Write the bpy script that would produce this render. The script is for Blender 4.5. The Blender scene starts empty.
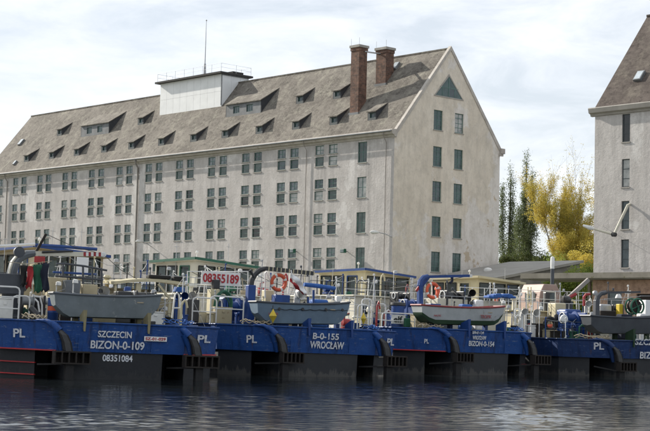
import bpy, bmesh, math, random
import numpy as np
from mathutils import Vector, Matrix, Euler
random.seed(7); rng = np.random.default_rng(11)
R = math.radians
SC = bpy.context.scene
COL = SC.collection
# ------------------------------------------------------------------ camera
FPX, PITCH, ROLL, YAWB, HC = 1489.05, 0.073628, 0.024409, 0.826808, 2.1
fw = Vector((0, math.cos(PITCH), math.sin(PITCH))); up0 = Vector((0, -math.sin(PITCH), math.cos(PITCH)))
CX = Vector((1, 0, 0)) * math.cos(ROLL) + up0 * math.sin(ROLL)
CU = up0 * math.cos(ROLL) - Vector((1, 0, 0)) * math.sin(ROLL)
CAM = Vector((0, 0, HC))
cd = bpy.data.cameras.new('camera'); cam = bpy.data.objects.new('camera', cd); COL.objects.link(cam)
cd.sensor_width = 36; cd.lens = FPX / 650 * 36; cd.clip_end = 6000; cd.clip_start = 0.5
m = Matrix.Identity(4)
for i in range(3):
    m[i][0] = CX[i]; m[i][1] = CU[i]; m[i][2] = -fw[i]; m[i][3] = CAM[i]
cam.matrix_world = m
SC.camera = cam
# ------------------------------------------------------------------ sky, sun, exposure
FD = Vector((-math.cos(YAWB), math.sin(YAWB), 0)); GD = Vector((math.sin(YAWB), math.cos(YAWB), 0))
sh = (FD * 0.985 - GD * 0.165).normalized(); EL = R(28)
SUN = Vector((sh.x * math.cos(EL), sh.y * math.cos(EL), math.sin(EL)))
W = bpy.data.worlds.new('World'); SC.world = W; W.use_nodes = True
wt = W.node_tree; wn = wt.nodes; wl = wt.links
for n in list(wn): wn.remove(n)
sky = wn.new('ShaderNodeTexSky'); sky.sky_type = 'NISHITA'; sky.sun_disc = False
sky.sun_elevation = EL; sky.sun_rotation = math.atan2(SUN.x, SUN.y); sky.air_density = 1.0; sky.dust_density = 0.7; sky.ozone_density = 1.0
tc = wn.new('ShaderNodeTexCoord'); mp = wn.new('ShaderNodeMapping'); mp.inputs['Scale'].default_value = (5, 5, 16); mp.inputs['Rotation'].default_value = (0.05, 0.12, 0.3)
nz = wn.new('ShaderNodeTexNoise'); nz.inputs['Scale'].default_value = 1.9; nz.inputs['Detail'].default_value = 8; nz.inputs['Roughness'].default_value = 0.6; nz.inputs['Distortion'].default_value = 0.4
cr = wn.new('ShaderNodeValToRGB'); cr.color_ramp.elements[0].position = 0.36; cr.color_ramp.elements[1].position = 0.62
cr.color_ramp.elements[0].color = (0.60, 0.60, 0.60, 1); cr.color_ramp.elements[1].color = (0.97, 0.97, 0.97, 1)
cl = wn.new('ShaderNodeRGB'); cl.outputs[0].default_value = (10.9, 11.4, 12.1, 1)
mx = wn.new('ShaderNodeMix'); mx.data_type = 'RGBA'
bg = wn.new('ShaderNodeBackground'); bg.inputs['Strength'].default_value = 0.064
wo = wn.new('ShaderNodeOutputWorld')
wl.new(tc.outputs['Generated'], mp.inputs['Vector']); wl.new(mp.outputs[0], nz.inputs['Vector']); wl.new(nz.outputs['Fac'], cr.inputs['Fac'])
wl.new(cr.outputs['Color'], mx.inputs['Factor']); wl.new(sky.outputs['Color'], mx.inputs['A']); wl.new(cl.outputs[0], mx.inputs['B'])
wl.new(mx.outputs['Result'], bg.inputs['Color']); wl.new(bg.outputs[0], wo.inputs['Surface'])
sd = bpy.data.lights.new('sun', 'SUN'); sd.energy = 5.0; sd.angle = R(0.6); sd.color = (1.0, 0.94, 0.84)
so = bpy.data.objects.new('sun', sd); COL.objects.link(so); so.rotation_euler = SUN.to_track_quat('Z', 'Y').to_euler(); so.location = (0, 0, 60)
SC.view_settings.view_transform = 'Standard'; SC.view_settings.look = 'None'; SC.view_settings.gamma = 1
SC.view_settings.exposure = 0.56

# ------------------------------------------------------------------ material helpers
MAT = {}
def newmat(name):
    m = bpy.data.materials.new(name); m.use_nodes = True
    nt = m.node_tree; b = nt.nodes['Principled BSDF']; MAT[name] = m
    return m, nt, b
def node(nt, t, **kw):
    n = nt.nodes.new(t)
    for k, v in kw.items():
        if k in n.inputs: n.inputs[k].default_value = v
        else: setattr(n, k, v)
    return n
def coords(nt, scale=(1, 1, 1), kind='Object'):
    t = node(nt, 'ShaderNodeTexCoord'); mp = node(nt, 'ShaderNodeMapping'); mp.inputs['Scale'].default_value = scale
    nt.links.new(t.outputs[kind], mp.inputs['Vector']); return mp.outputs[0]
def noise(nt, vec, scale, detail=6, rough=0.6):
    n = node(nt, 'ShaderNodeTexNoise', Scale=scale, Detail=detail, Roughness=rough); nt.links.new(vec, n.inputs['Vector']); return n.outputs['Fac']
def ramp(nt, fac, p0, p1, c0=(0, 0, 0), c1=(1, 1, 1)):
    r = node(nt, 'ShaderNodeValToRGB'); e = r.color_ramp.elements
    e[0].position = p0; e[1].position = p1; e[0].color = (*c0, 1); e[1].color = (*c1, 1)
    nt.links.new(fac, r.inputs['Fac']); return r.outputs['Color']
def mix(nt, f, a, b, mode='MIX'):
    n = node(nt, 'ShaderNodeMix', data_type='RGBA', blend_type=mode)
    for s, v in (('Factor', f), ('A', a), ('B', b)):
        if isinstance(v, tuple): n.inputs[s].default_value = (*v, 1)
        elif isinstance(v, (int, float)): n.inputs[s].default_value = v
        else: nt.links.new(v, n.inputs[s])
    return n.outputs['Result']
def bump(nt, b, h, strength=0.3, dist=0.02):
    n = node(nt, 'ShaderNodeBump', Strength=strength, Distance=dist); nt.links.new(h, n.inputs['Height']); nt.links.new(n.outputs[0], b.inputs['Normal'])
def paint(name, c, c2=None, scale=3.0, rough=0.45, wear=None, wear_amt=0.62, metal=0.0, bstr=0.15, spec=0.4):
    """painted or plain surface: two tones of its own colour, fine dirt and chipped wear"""
    m, nt, b = newmat(name); v = coords(nt)
    c2 = c2 or tuple(x * 0.72 for x in c)
    col = mix(nt, ramp(nt, noise(nt, v, scale), 0.35, 0.7), c, c2)
    if wear:
        w = ramp(nt, noise(nt, v, scale * 2.7, 8, 0.7), wear_amt, wear_amt + 0.07); col = mix(nt, w, col, wear)
    nt.links.new(col, b.inputs['Base Color'])
    b.inputs['Roughness'].default_value = rough; b.inputs['Metallic'].default_value = metal; b.inputs['Specular IOR Level'].default_value = spec
    bump(nt, b, noise(nt, v, scale * 6), bstr, 0.01)
    return m
def plaster(name, c1, c2, patch, pscale=0.16, pthr=0.55, streak=0.35, bay=None, lost=None, lthr=0.62):
    m, nt, b = newmat(name); v = coords(nt); vs = coords(nt, (1.6, 1.6, 0.11))
    col = mix(nt, ramp(nt, noise(nt, v, 0.3, 9, 0.68), 0.36, 0.66), c1, c2)
    col = mix(nt, ramp(nt, noise(nt, v, pscale, 8, 0.62), pthr, pthr + 0.015), col, patch)
    if lost:   # plaster that has come off, with a ragged edge
        f = noise(nt, coords(nt, (1.0, 1.25, 0.85)), pscale * 2.4, 10, 0.66)
        col = mix(nt, ramp(nt, f, lthr - .012, lthr), col, tuple(x * 1.08 for x in patch)); col = mix(nt, ramp(nt, f, lthr, lthr + .012), col, lost)
    st = ramp(nt, noise(nt, vs, 1.0, 8, 0.72), 0.45, 0.68)
    if bay:    # rain streaks run down below the window bays
        t = node(nt, 'ShaderNodeTexCoord'); sp_ = node(nt, 'ShaderNodeSeparateXYZ'); nt.links.new(t.outputs['Object'], sp_.inputs[0])
        q = node(nt, 'ShaderNodeMath', operation='PINGPONG'); ad = node(nt, 'ShaderNodeMath', operation='ADD'); ad.inputs[1].default_value = bay[0]; nt.links.new(sp_.outputs['X'], ad.inputs[0]); nt.links.new(ad.outputs[0], q.inputs[0]); q.inputs[1].default_value = bay[1] / 2
        mr = node(nt, 'ShaderNodeMapRange'); nt.links.new(q.outputs[0], mr.inputs[0]); mr.inputs[1].default_value = 1.2; mr.inputs[2].default_value = 2.1; mr.inputs[3].default_value = 1.0; mr.inputs[4].default_value = .35
        st = mix(nt, 1.0, st, mr.outputs[0], 'MULTIPLY')
    col = mix(nt, mix(nt, streak, (0, 0, 0), st), col, tuple(x * 0.55 for x in c1))
    md_ = ramp(nt, noise(nt, coords(nt, (1, 1, .6)), 0.9, 10, 0.75), 0.46, 0.64); col = mix(nt, mix(nt, 0.7, (0, 0, 0), md_), col, tuple(x * 0.66 for x in c1))
    sp = ramp(nt, noise(nt, v, 3.0, 9, 0.8), 0.54, 0.66)
    col = mix(nt, mix(nt, 0.5, (0, 0, 0), sp), col, tuple(x * 0.62 for x in c2))
    nt.links.new(col, b.inputs['Base Color']); b.inputs['Roughness'].default_value = 0.9; b.inputs['Specular IOR Level'].default_value = 0.2
    bump(nt, b, noise(nt, v, 4, 9, 0.75), 0.7, 0.06)
    return m
plaster('plaster_front', (0.55, 0.52, 0.50), (0.43, 0.402, 0.382), (0.60, 0.575, 0.555), 0.13, 0.56, 0.95, (9.745, 5.93))
plaster('plaster_gable', (0.71, 0.645, 0.55), (0.60, 0.535, 0.445), (0.70, 0.66, 0.615), 0.10, 0.50, 0.3, None, (0.50, 0.41, 0.30), 0.63)
plaster('plaster_right', (0.53, 0.505, 0.485), (0.45, 0.425, 0.405), (0.57, 0.55, 0.53), 0.15, 0.58, 0.55)
paint('cornice', (0.46, 0.43, 0.39), (0.33, 0.30, 0.27), 1.1, 0.9, (0.24, 0.21, 0.18), 0.6)
paint('concrete', (0.36, 0.34, 0.31), (0.26, 0.245, 0.22), 0.9, 0.9, (0.19, 0.17, 0.15), 0.64)
def roofmat(name, c1, c2, lich):
    m, nt, b = newmat(name)
    t = node(nt, 'ShaderNodeTexCoord'); s = node(nt, 'ShaderNodeSeparateXYZ'); nt.links.new(t.outputs['Object'], s.inputs[0])
    mu = node(nt, 'ShaderNodeMath', operation='MULTIPLY'); mu.inputs[1].default_value = 1.3; nt.links.new(s.outputs['Z'], mu.inputs[0])
    ad = node(nt, 'ShaderNodeMath', operation='ADD'); nt.links.new(s.outputs['X'], ad.inputs[0]); nt.links.new(s.outputs['Y'], ad.inputs[1])
    cb = node(nt, 'ShaderNodeCombineXYZ'); nt.links.new(ad.outputs[0], cb.inputs[0]); nt.links.new(mu.outputs[0], cb.inputs[1])
    br = node(nt, 'ShaderNodeTexBrick', offset=0.5); nt.links.new(cb.outputs[0], br.inputs['Vector'])
    br.inputs['Color1'].default_value = (*c1, 1); br.inputs['Color2'].default_value = (*c2, 1); br.inputs['Mortar'].default_value = (0.05, 0.042, 0.036, 1)
    br.inputs['Scale'].default_value = 1; br.inputs['Mortar Size'].default_value = 0.012; br.inputs['Brick Width'].default_value = 0.36; br.inputs['Row Height'].default_value = 0.3; br.inputs['Bias'].default_value = 0.0; br.inputs['Mortar Smooth'].default_value = 0.5
    v = t.outputs['Object']
    col = mix(nt, ramp(nt, noise(nt, v, 0.3, 7, 0.65), 0.4, 0.7), br.outputs['Color'], tuple(x * 1.25 for x in c1))
    l = ramp(nt, noise(nt, coords(nt, (1.2, 1.2, 0.6)), 0.7, 10, 0.78), 0.5, 0.66)
    col = mix(nt, mix(nt, 0.75, (0, 0, 0), l), col, lich)
    d = ramp(nt, noise(nt, v, 2.0, 9, 0.8), 0.5, 0.64); col = mix(nt, mix(nt, 0.75, (0, 0, 0), d), col, tuple(x * 0.45 for x in c2))
    nt.links.new(col, b.inputs['Base Color']); b.inputs['Roughness'].default_value = 0.92; b.inputs['Specular IOR Level'].default_value = 0.15
    bump(nt, b, br.outputs['Fac'], -0.6, 0.04)
    return m
roofmat('roof_tile', (0.165, 0.15, 0.13), (0.115, 0.103, 0.09), (0.285, 0.27, 0.222))
roofmat('roof_tile_right', (0.098, 0.082, 0.073), (0.07, 0.058, 0.052), (0.17, 0.15, 0.125))
def brickmat(name, c1, c2, mortar, w=0.26, h=0.085):
    m, nt, b = newmat(name)
    t = node(nt, 'ShaderNodeTexCoord'); s = node(nt, 'ShaderNodeSeparateXYZ'); nt.links.new(t.outputs['Object'], s.inputs[0])
    ad = node(nt, 'ShaderNodeMath', operation='ADD'); nt.links.new(s.outputs['X'], ad.inputs[0]); nt.links.new(s.outputs['Y'], ad.inputs[1])
    cb = node(nt, 'ShaderNodeCombineXYZ'); nt.links.new(ad.outputs[0], cb.inputs[0]); nt.links.new(s.outputs['Z'], cb.inputs[1])
    br = node(nt, 'ShaderNodeTexBrick'); nt.links.new(cb.outputs[0], br.inputs['Vector'])
    br.inputs['Color1'].default_value = (*c1, 1); br.inputs['Color2'].default_value = (*c2, 1); br.inputs['Mortar'].default_value = (*mortar, 1)
    br.inputs['Scale'].default_value = 1; br.inputs['Mortar Size'].default_value = 0.012; br.inputs['Brick Width'].default_value = w; br.inputs['Row Height'].default_value = h
    v = t.outputs['Object']
    col = mix(nt, ramp(nt, noise(nt, v, 1.8, 7, 0.7), 0.45, 0.7), br.outputs['Color'], tuple(x * 0.45 for x in c2))
    nt.links.new(col, b.inputs['Base Color']); b.inputs['Roughness'].default_value = 0.9
    bump(nt, b, br.outputs['Fac'], -0.5, 0.02)
brickmat('brick_chimney', (0.205, 0.105, 0.07), (0.105, 0.06, 0.045), (0.14, 0.12, 0.105), 0.34, 0.2)
brickmat('brick_annex', (0.44, 0.28, 0.20), (0.38, 0.235, 0.165), (0.3, 0.24, 0.19))
paint('frame_green', (0.10, 0.185, 0.165), (0.075, 0.13, 0.12), 2, 0.6, (0.2, 0.22, 0.2), 0.62)
paint('frame_dark', (0.06, 0.075, 0.08), None, 2, 0.6)
def glassmat(name, c, c2, rough=0.12):
    m, nt, b = newmat(name); oi = node(nt, 'ShaderNodeObjectInfo'); v = coords(nt)
    col = mix(nt, oi.outputs['Random'], c, c2)
    col = mix(nt, ramp(nt, noise(nt, v, 1.7, 4), 0.4, 0.7), col, tuple(x * 0.6 for x in c))
    nt.links.new(col, b.inputs['Base Color']); b.inputs['Roughness'].default_value = rough; b.inputs['Specular IOR Level'].default_value = 0.6
    return m
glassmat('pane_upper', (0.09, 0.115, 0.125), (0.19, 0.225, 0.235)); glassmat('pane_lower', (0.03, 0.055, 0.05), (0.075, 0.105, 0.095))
glassmat('pane_black', (0.008, 0.01, 0.01), (0.015, 0.016, 0.016)); glassmat('pane_pale', (0.3, 0.32, 0.31), (0.4, 0.4, 0.38)); glassmat('pane_dark', (0.03, 0.05, 0.055), (0.06, 0.09, 0.10)); glassmat('pane_gable', (0.035, 0.075, 0.072), (0.06, 0.105, 0.10), 0.2)
m, nt, b = newmat('cabin_glass'); b.inputs['Base Color'].default_value = (0.03, 0.04, 0.045, 1); b.inputs['Roughness'].default_value = 0.05; b.inputs['Specular IOR Level'].default_value = 0.8
tr = node(nt, 'ShaderNodeBsdfTransparent'); tr.inputs[0].default_value = (0.72, 0.78, 0.78, 1); ms = node(nt, 'ShaderNodeMixShader'); ms.inputs[0].default_value = 0.68
nt.links.new(b.outputs[0], ms.inputs[1]); nt.links.new(tr.outputs[0], ms.inputs[2]); nt.links.new(ms.outputs[0], nt.nodes['Material Output'].inputs['Surface'])
paint('white_panel', (0.76, 0.77, 0.77), (0.68, 0.69, 0.69), 0.7, 0.6, (0.4, 0.4, 0.38), 0.66)
paint('white_paint', (0.72, 0.72, 0.70), (0.58, 0.58, 0.56), 3, 0.45, (0.3, 0.22, 0.16), 0.68)
paint('sheet_metal', (0.19, 0.20, 0.21), (0.12, 0.125, 0.13), 1.2, 0.7)
paint('slate_cheek', (0.05, 0.053, 0.06), (0.035, 0.037, 0.04), 1.2, 0.85)
paint('tar', (0.06, 0.058, 0.055), None, 1, 0.9)
paint('pipe_grey', (0.27, 0.25, 0.23), (0.19, 0.175, 0.16), 1, 0.7)
paint('galvanised', (0.42, 0.43, 0.44), (0.3, 0.31, 0.32), 3, 0.5, None, 0.6, 0.3)
def bluehull(name, c, fade, dark):
    m, nt, b = newmat(name); v = coords(nt); vs = coords(nt, (2.2, 2.2, 0.22))
    col = mix(nt, ramp(nt, noise(nt, v, 0.7, 8, 0.68), 0.4, 0.66), c, dark)
    col = mix(nt, mix(nt, .5, (0, 0, 0), ramp(nt, noise(nt, coords(nt, (.8, .8, 2.5)), 1.3, 9, 0.7), 0.56, 0.68)), col, fade)
    col = mix(nt, mix(nt, .75, (0, 0, 0), ramp(nt, noise(nt, vs, 1.5, 9, 0.78), 0.50, 0.62)), col, tuple(x * .35 for x in c))
    col = mix(nt, ramp(nt, noise(nt, vs, 2.9, 9, 0.8), 0.605, 0.65), col, (0.075, 0.042, 0.027))
    col = mix(nt, ramp(nt, noise(nt, coords(nt, (.6, .6, 3.5)), 4.5, 7, 0.75), 0.60, 0.64), col, (0.11, 0.15, 0.24))
    nt.links.new(col, b.inputs['Base Color']); b.inputs['Roughness'].default_value = 0.55; b.inputs['Specular IOR Level'].default_value = 0.3
    h = node(nt, 'ShaderNodeMath', operation='ADD'); nt.links.new(noise(nt, v, 1.6, 3, .5), h.inputs[0]); k = node(nt, 'ShaderNodeMath', operation='MULTIPLY'); k.inputs[1].default_value = .12; nt.links.new(noise(nt, v, 18, 5), k.inputs[0]); nt.links.new(k.outputs[0], h.inputs[1])
    bump(nt, b, h.outputs[0], 0.5, 0.08)
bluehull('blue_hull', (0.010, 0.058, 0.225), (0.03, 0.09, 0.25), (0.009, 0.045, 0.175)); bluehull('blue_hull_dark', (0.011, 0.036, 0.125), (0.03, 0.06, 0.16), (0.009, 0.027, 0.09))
paint('blue_paint', (0.013, 0.055, 0.22), (0.010, 0.038, 0.15), 2, 0.5, (0.06, 0.055, 0.06), 0.6)
def hullmat(name, c, c2, pale):
    m, nt, b = newmat(name); v = coords(nt); vs = coords(nt, (3, 3, 0.5))
    col = mix(nt, ramp(nt, noise(nt, v, 1.2, 7, 0.65), 0.35, 0.7), c, c2)
    t = node(nt, 'ShaderNodeTexCoord'); s = node(nt, 'ShaderNodeSeparateXYZ'); nt.links.new(t.outputs['Object'], s.inputs[0])
    a = node(nt, 'ShaderNodeMath', operation='MULTIPLY_ADD'); nt.links.new(noise(nt, vs, 1.4, 7, 0.75), a.inputs[0]); a.inputs[1].default_value = 1.6; nt.links.new(s.outputs['Z'], a.inputs[2])
    lo = ramp(nt, a.outputs[0], 0.95, 1.25, (1, 1, 1), (0, 0, 0))
    col = mix(nt, mix(nt, 0.7, (0, 0, 0), lo), col, pale)
    ru = ramp(nt, noise(nt, vs, 2.6, 8, 0.75), 0.6, 0.7); col = mix(nt, mix(nt, 0.6, (0, 0, 0), ru), col, (0.05, 0.03, 0.022))
    nt.links.new(col, b.inputs['Base Color']); b.inputs['Roughness'].default_value = 0.6
    bump(nt, b, noise(nt, v, 6), 0.3, 0.02)
hullmat('hull_black', (0.006, 0.008, 0.012), (0.009, 0.011, 0.015), (0.017, 0.018, 0.02))
hullmat('hull_grey', (0.02, 0.022, 0.026), (0.013, 0.015, 0.018), (0.075, 0.072, 0.066))
paint('red_line', (0.42, 0.03, 0.035), None, 2, 0.5); paint('pale_strake', (0.34, 0.32, 0.28), (0.16, 0.14, 0.12), 2, 0.6)
paint('rust', (0.024, 0.019, 0.016), (0.015, 0.013, 0.012), 3, 0.85, (0.055, 0.034, 0.024), 0.6)
paint('rubber', (0.011, 0.011, 0.012), (0.019, 0.018, 0.018), 4, 0.75)
paint('black_steel', (0.025, 0.026, 0.028), (0.04, 0.04, 0.042), 4, 0.4, (0.12, 0.08, 0.05), 0.68)
paint('deck', (0.075, 0.095, 0.075), (0.06, 0.06, 0.055), 1.5, 0.8, (0.12, 0.08, 0.05), 0.6)
paint('beige', (0.44, 0.38, 0.25), (0.35, 0.30, 0.195), 1.4, 0.6, (0.22, 0.15, 0.08), 0.62)
paint('cream', (0.53, 0.475, 0.31), (0.44, 0.39, 0.26), 1.4, 0.6, (0.27, 0.2, 0.12), 0.63)
paint('ivory', (0.58, 0.555, 0.46), (0.48, 0.455, 0.37), 1.2, 0.6, (0.3, 0.24, 0.17), 0.63)
paint('pink', (0.33, 0.235, 0.20), (0.27, 0.19, 0.16), 1.6, 0.6, (0.3, 0.26, 0.2), 0.68)
paint('grey_paint', (0.13, 0.145, 0.16), (0.10, 0.11, 0.12), 2, 0.5, (0.2, 0.2, 0.2), 0.68)
paint('dark_grey_paint', (0.06, 0.068, 0.08), (0.045, 0.05, 0.06), 2, 0.5, (0.15, 0.15, 0.15), 0.68)
paint('dinghy_grey', (0.19, 0.22, 0.235), (0.14, 0.165, 0.175), 1.5, 0.6, (0.29, 0.3, 0.29), 0.6)
paint('dinghy_blue', (0.15, 0.215, 0.28), (0.115, 0.165, 0.22), 1.5, 0.6, (0.26, 0.29, 0.31), 0.6)
paint('dinghy_white', (0.43, 0.45, 0.45), (0.34, 0.36, 0.36), 1.5, 0.6, (0.24, 0.23, 0.2), 0.6)
paint('dinghy_dark', (0.075, 0.085, 0.095), (0.055, 0.06, 0.07), 1.5, 0.55, (0.13, 0.13, 0.13), 0.66)
paint('green_paint', (0.02, 0.12, 0.075), (0.02, 0.08, 0.05), 2, 0.5); paint('dark_green', (0.02, 0.05, 0.022), None, 2, 0.6)
paint('red_paint', (0.33, 0.03, 0.033), (0.24, 0.022, 0.025), 3, 0.5); paint('orange', (0.62, 0.105, 0.045), (0.5, 0.08, 0.035), 3, 0.5)
paint('gunwale_red', (0.30, 0.045, 0.045), (0.2, 0.05, 0.045), 3, 0.6, (0.3, 0.26, 0.24), 0.6); paint('olive', (0.26, 0.23, 0.13), (0.18, 0.16, 0.09), 3, 0.7, (0.1, 0.07, 0.04), 0.6)
paint('yellow', (0.60, 0.44, 0.035), (0.5, 0.36, 0.03), 3, 0.5); paint('navy_cloth', (0.018, 0.022, 0.04), None, 4, 0.9)
paint('black_cloth', (0.02, 0.02, 0.02), None, 4, 0.9); paint('red_cloth', (0.36, 0.03, 0.035), None, 4, 0.85); paint('green_cloth', (0.02, 0.10, 0.055), None, 4, 0.85)
paint('white_cloth', (0.74, 0.74, 0.74), None, 4, 0.85); paint('rope', (0.40, 0.34, 0.24), None, 8, 0.9); paint('blue_tarp', (0.03, 0.11, 0.36), None, 4, 0.7)
paint('letter_white', (0.66, 0.67, 0.68), (0.48, 0.5, 0.54), 4, 0.6, (0.10, 0.14, 0.26), 0.56); paint('letter_red', (0.42, 0.02, 0.03), None, 5, 0.5); paint('letter_pink', (0.36, 0.1, 0.1), None, 5, 0.6)
paint('letter_black', (0.02, 0.03, 0.03), None, 5, 0.5); paint('letter_blue', (0.03, 0.06, 0.25), None, 5, 0.5)
paint('car_white', (0.62, 0.63, 0.64), (0.56, 0.57, 0.58), 1, 0.25, None, 0.6, 0, 0.02, 0.5); paint('car_silver', (0.42, 0.45, 0.48), None, 1, 0.3, None, 0.6, 0.3, 0.02)
paint('quay_stone', (0.22, 0.21, 0.19), (0.15, 0.14, 0.125), 0.8, 0.9, (0.1, 0.09, 0.08), 0.6)
paint('ground_soil', (0.16, 0.155, 0.125), (0.10, 0.12, 0.06), 0.08, 0.95); paint('bark', (0.12, 0.105, 0.085), (0.07, 0.06, 0.05), 3, 0.9)
paint('canopy_concrete', (0.21, 0.195, 0.165), (0.15, 0.14, 0.115), 0.9, 0.9, (0.10, 0.10, 0.05), 0.6)
paint('shed_roof', (0.31, 0.30, 0.275), (0.25, 0.24, 0.22), 0.5, 0.85, (0.22, 0.21, 0.19), 0.62)
paint('skylight_glass', (0.45, 0.5, 0.54), None, 2, 0.15)
def leafmat(name, c1, c2, c3, sc=0.9):
    m, nt, b = newmat(name); v = coords(nt)
    col = mix(nt, ramp(nt, noise(nt, v, sc, 5, 0.6), 0.38, 0.62), c1, c2); col = mix(nt, ramp(nt, noise(nt, v, sc * 5, 3), 0.55, 0.7), col, c3)
    nt.links.new(col, b.inputs['Base Color']); b.inputs['Roughness'].default_value = 0.7
    tr = node(nt, 'ShaderNodeBsdfTranslucent'); nt.links.new(col, tr.inputs['Color']); ms = node(nt, 'ShaderNodeMixShader'); ms.inputs[0].default_value = 0.4
    nt.links.new(b.outputs[0], ms.inputs[1]); nt.links.new(tr.outputs[0], ms.inputs[2]); nt.links.new(ms.outputs[0], nt.nodes['Material Output'].inputs['Surface'])
leafmat('leaf_poplar', (0.12, 0.155, 0.07), (0.15, 0.18, 0.08), (0.19, 0.20, 0.10)); leafmat('leaf_yellow', (0.60, 0.46, 0.08), (0.48, 0.41, 0.09), (0.30, 0.31, 0.09), 0.35)
leafmat('leaf_green', (0.19, 0.27, 0.045), (0.26, 0.31, 0.06), (0.11, 0.17, 0.04)); leafmat('leaf_dark', (0.06, 0.09, 0.03), (0.10, 0.12, 0.035), (0.17, 0.15, 0.04))
# water
m, nt, b = newmat('water_surface'); b.inputs['Base Color'].default_value = (0.011, 0.014, 0.016, 1); b.inputs['Roughness'].default_value = 0.04; b.inputs['IOR'].default_value = 1.33
v = coords(nt, (1, 1.6, 1)); bump(nt, b, noise(nt, v, 5.0, 5, 0.6), 0.16, 0.03)

# ------------------------------------------------------------------ mesh helpers
class MB:
    def __init__(s): s.v = []; s.f = []
    def add(s, vs, fs):
        o = len(s.v); s.v += [tuple(p) for p in vs]; s.f += [tuple(i + o for i in f) for f in fs]; return s
    def box(s, c, size, rz=0, tilt=0):
        x, y, z = (d / 2 for d in size); e = Euler((0, tilt, rz)).to_matrix(); c = Vector(c)
        P = [c + e @ Vector((a * x, b_ * y, d * z)) for d in (-1, 1) for b_ in (-1, 1) for a in (-1, 1)]
        return s.add(P, [(0, 2, 3, 1), (4, 5, 7, 6), (0, 1, 5, 4), (2, 6, 7, 3), (1, 3, 7, 5), (0, 4, 6, 2)])
    def bb(s, x0, x1, y0, y1, z0, z1): return s.box(((x0 + x1) / 2, (y0 + y1) / 2, (z0 + z1) / 2), (abs(x1 - x0), abs(y1 - y0), abs(z1 - z0)))
    def beam(s, a, b_, w, h):
        a = Vector(a); b_ = Vector(b_); d = (b_ - a).normalized(); sd_ = d.cross(Vector((0, 0, 1)))
        sd_ = Vector((1, 0, 0)) if sd_.length < 1e-3 else sd_.normalized(); u_ = sd_.cross(d)
        P = [p + sd_ * (i * w / 2) + u_ * (j * h / 2) for p in (a, b_) for j in (-1, 1) for i in (-1, 1)]
        return s.add(P, [(0, 1, 3, 2), (4, 6, 7, 5), (0, 4, 5, 1), (2, 3, 7, 6), (1, 5, 7, 3), (0, 2, 6, 4)])
    def prism(s, poly, z0, z1, inset=None):
        n = len(poly); top = inset or poly
        P = [(x, y, z0) for x, y in poly] + [(x, y, z1) for x, y in top]
        F = [tuple(range(n))[::-1], tuple(range(n, 2 * n))] + [(i, (i + 1) % n, n + (i + 1) % n, n + i) for i in range(n)]
        return s.add(P, F)
    def tube(s, pts, r, n=7, caps=True):
        pts = [Vector(p) for p in pts]; rs = r if isinstance(r, (list, tuple)) else [r] * len(pts); P = []; F = []
        prev = None
        for i, p in enumerate(pts):
            d = (pts[min(i + 1, len(pts) - 1)] - pts[max(i - 1, 0)])
            d = d.normalized() if d.length > 1e-9 else Vector((0, 0, 1))
            if prev is None:
                a = d.cross(Vector((0, 0, 1)))
                if a.length < 1e-3: a = d.cross(Vector((1, 0, 0)))
            else:
                a = prev - d * prev.dot(d)
                if a.length < 1e-3: a = d.orthogonal()
            a.normalize(); prev = a; b2 = d.cross(a)
            P += [p + (a * math.cos(2 * math.pi * k / n) + b2 * math.sin(2 * math.pi * k / n)) * rs[i] for k in range(n)]
        for i in range(len(pts) - 1):
            for k in range(n): F.append((i * n + k, i * n + (k + 1) % n, (i + 1) * n + (k + 1) % n, (i + 1) * n + k))
        if caps: F.append(tuple(range(n))[::-1]); F.append(tuple(range((len(pts) - 1) * n, len(pts) * n)))
        return s.add(P, F)
    def lathe(s, prof, c=(0, 0, 0), axis='Z', n=14):
        P = []; F = []; c = Vector(c); M_ = {'Z': Matrix.Identity(3), 'X': Matrix.Rotation(R(90), 3, 'Y'), 'Y': Matrix.Rotation(R(-90), 3, 'X')}.get(axis, axis)
        for r, z in prof:
            for k in range(n): P.append(c + M_ @ Vector((r * math.cos(2 * math.pi * k / n), r * math.sin(2 * math.pi * k / n), z)))
        for i in range(len(prof) - 1):
            for k in range(n): F.append((i * n + k, i * n + (k + 1) % n, (i + 1) * n + (k + 1) % n, (i + 1) * n + k))
        F.append(tuple(range(n))[::-1]); F.append(tuple(range((len(prof) - 1) * n, len(prof) * n)))
        return s.add(P, F)
    def torus(s, c, Rr, r, axis='Y', n=20, k=8, a0=0, a1=2 * math.pi, sz=1):
        c = Vector(c); P = []; F = []; full = abs(a1 - a0 - 2 * math.pi) < 1e-6; N = n if full else n + 1
        for i in range(N):
            a = a0 + (a1 - a0) * i / n
            for j in range(k):
                t = 2 * math.pi * j / k; q = Rr + r * math.cos(t); w = r * math.sin(t)
                p = {'Y': (q * math.cos(a), w, q * math.sin(a) * sz), 'X': (w, q * math.cos(a), q * math.sin(a) * sz), 'Z': (q * math.cos(a), q * math.sin(a), w)}[axis]
                P.append(c + Vector(p))
        for i in range(n):
            for j in range(k): F.append((i * k + j, i * k + (j + 1) % k, ((i + 1) % N) * k + (j + 1) % k, ((i + 1) % N) * k + j))
        return s.add(P, F)
    def mesh(s, name, mat, smooth=False, off=(0, 0, 0)):
        me = bpy.data.meshes.new(name); me.from_pydata([(p[0] - off[0], p[1] - off[1], p[2] - off[2]) for p in s.v], [], s.f); me.update()
        bm = bmesh.new(); bm.from_mesh(me); bmesh.ops.recalc_face_normals(bm, faces=bm.faces); bm.to_mesh(me); bm.free()
        me.materials.append(MAT[mat])
        if smooth:
            me.polygons.foreach_set('use_smooth', [True] * len(me.polygons))
            me.update()
            if hasattr(me, 'set_sharp_from_angle'): me.set_sharp_from_angle(angle=R(40))
        return me
    def build(s, name, mat, parent=None, smooth=False, bevel=0):
        me = s.mesh(name, mat, smooth); return link(name, me, parent, bevel)
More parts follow.
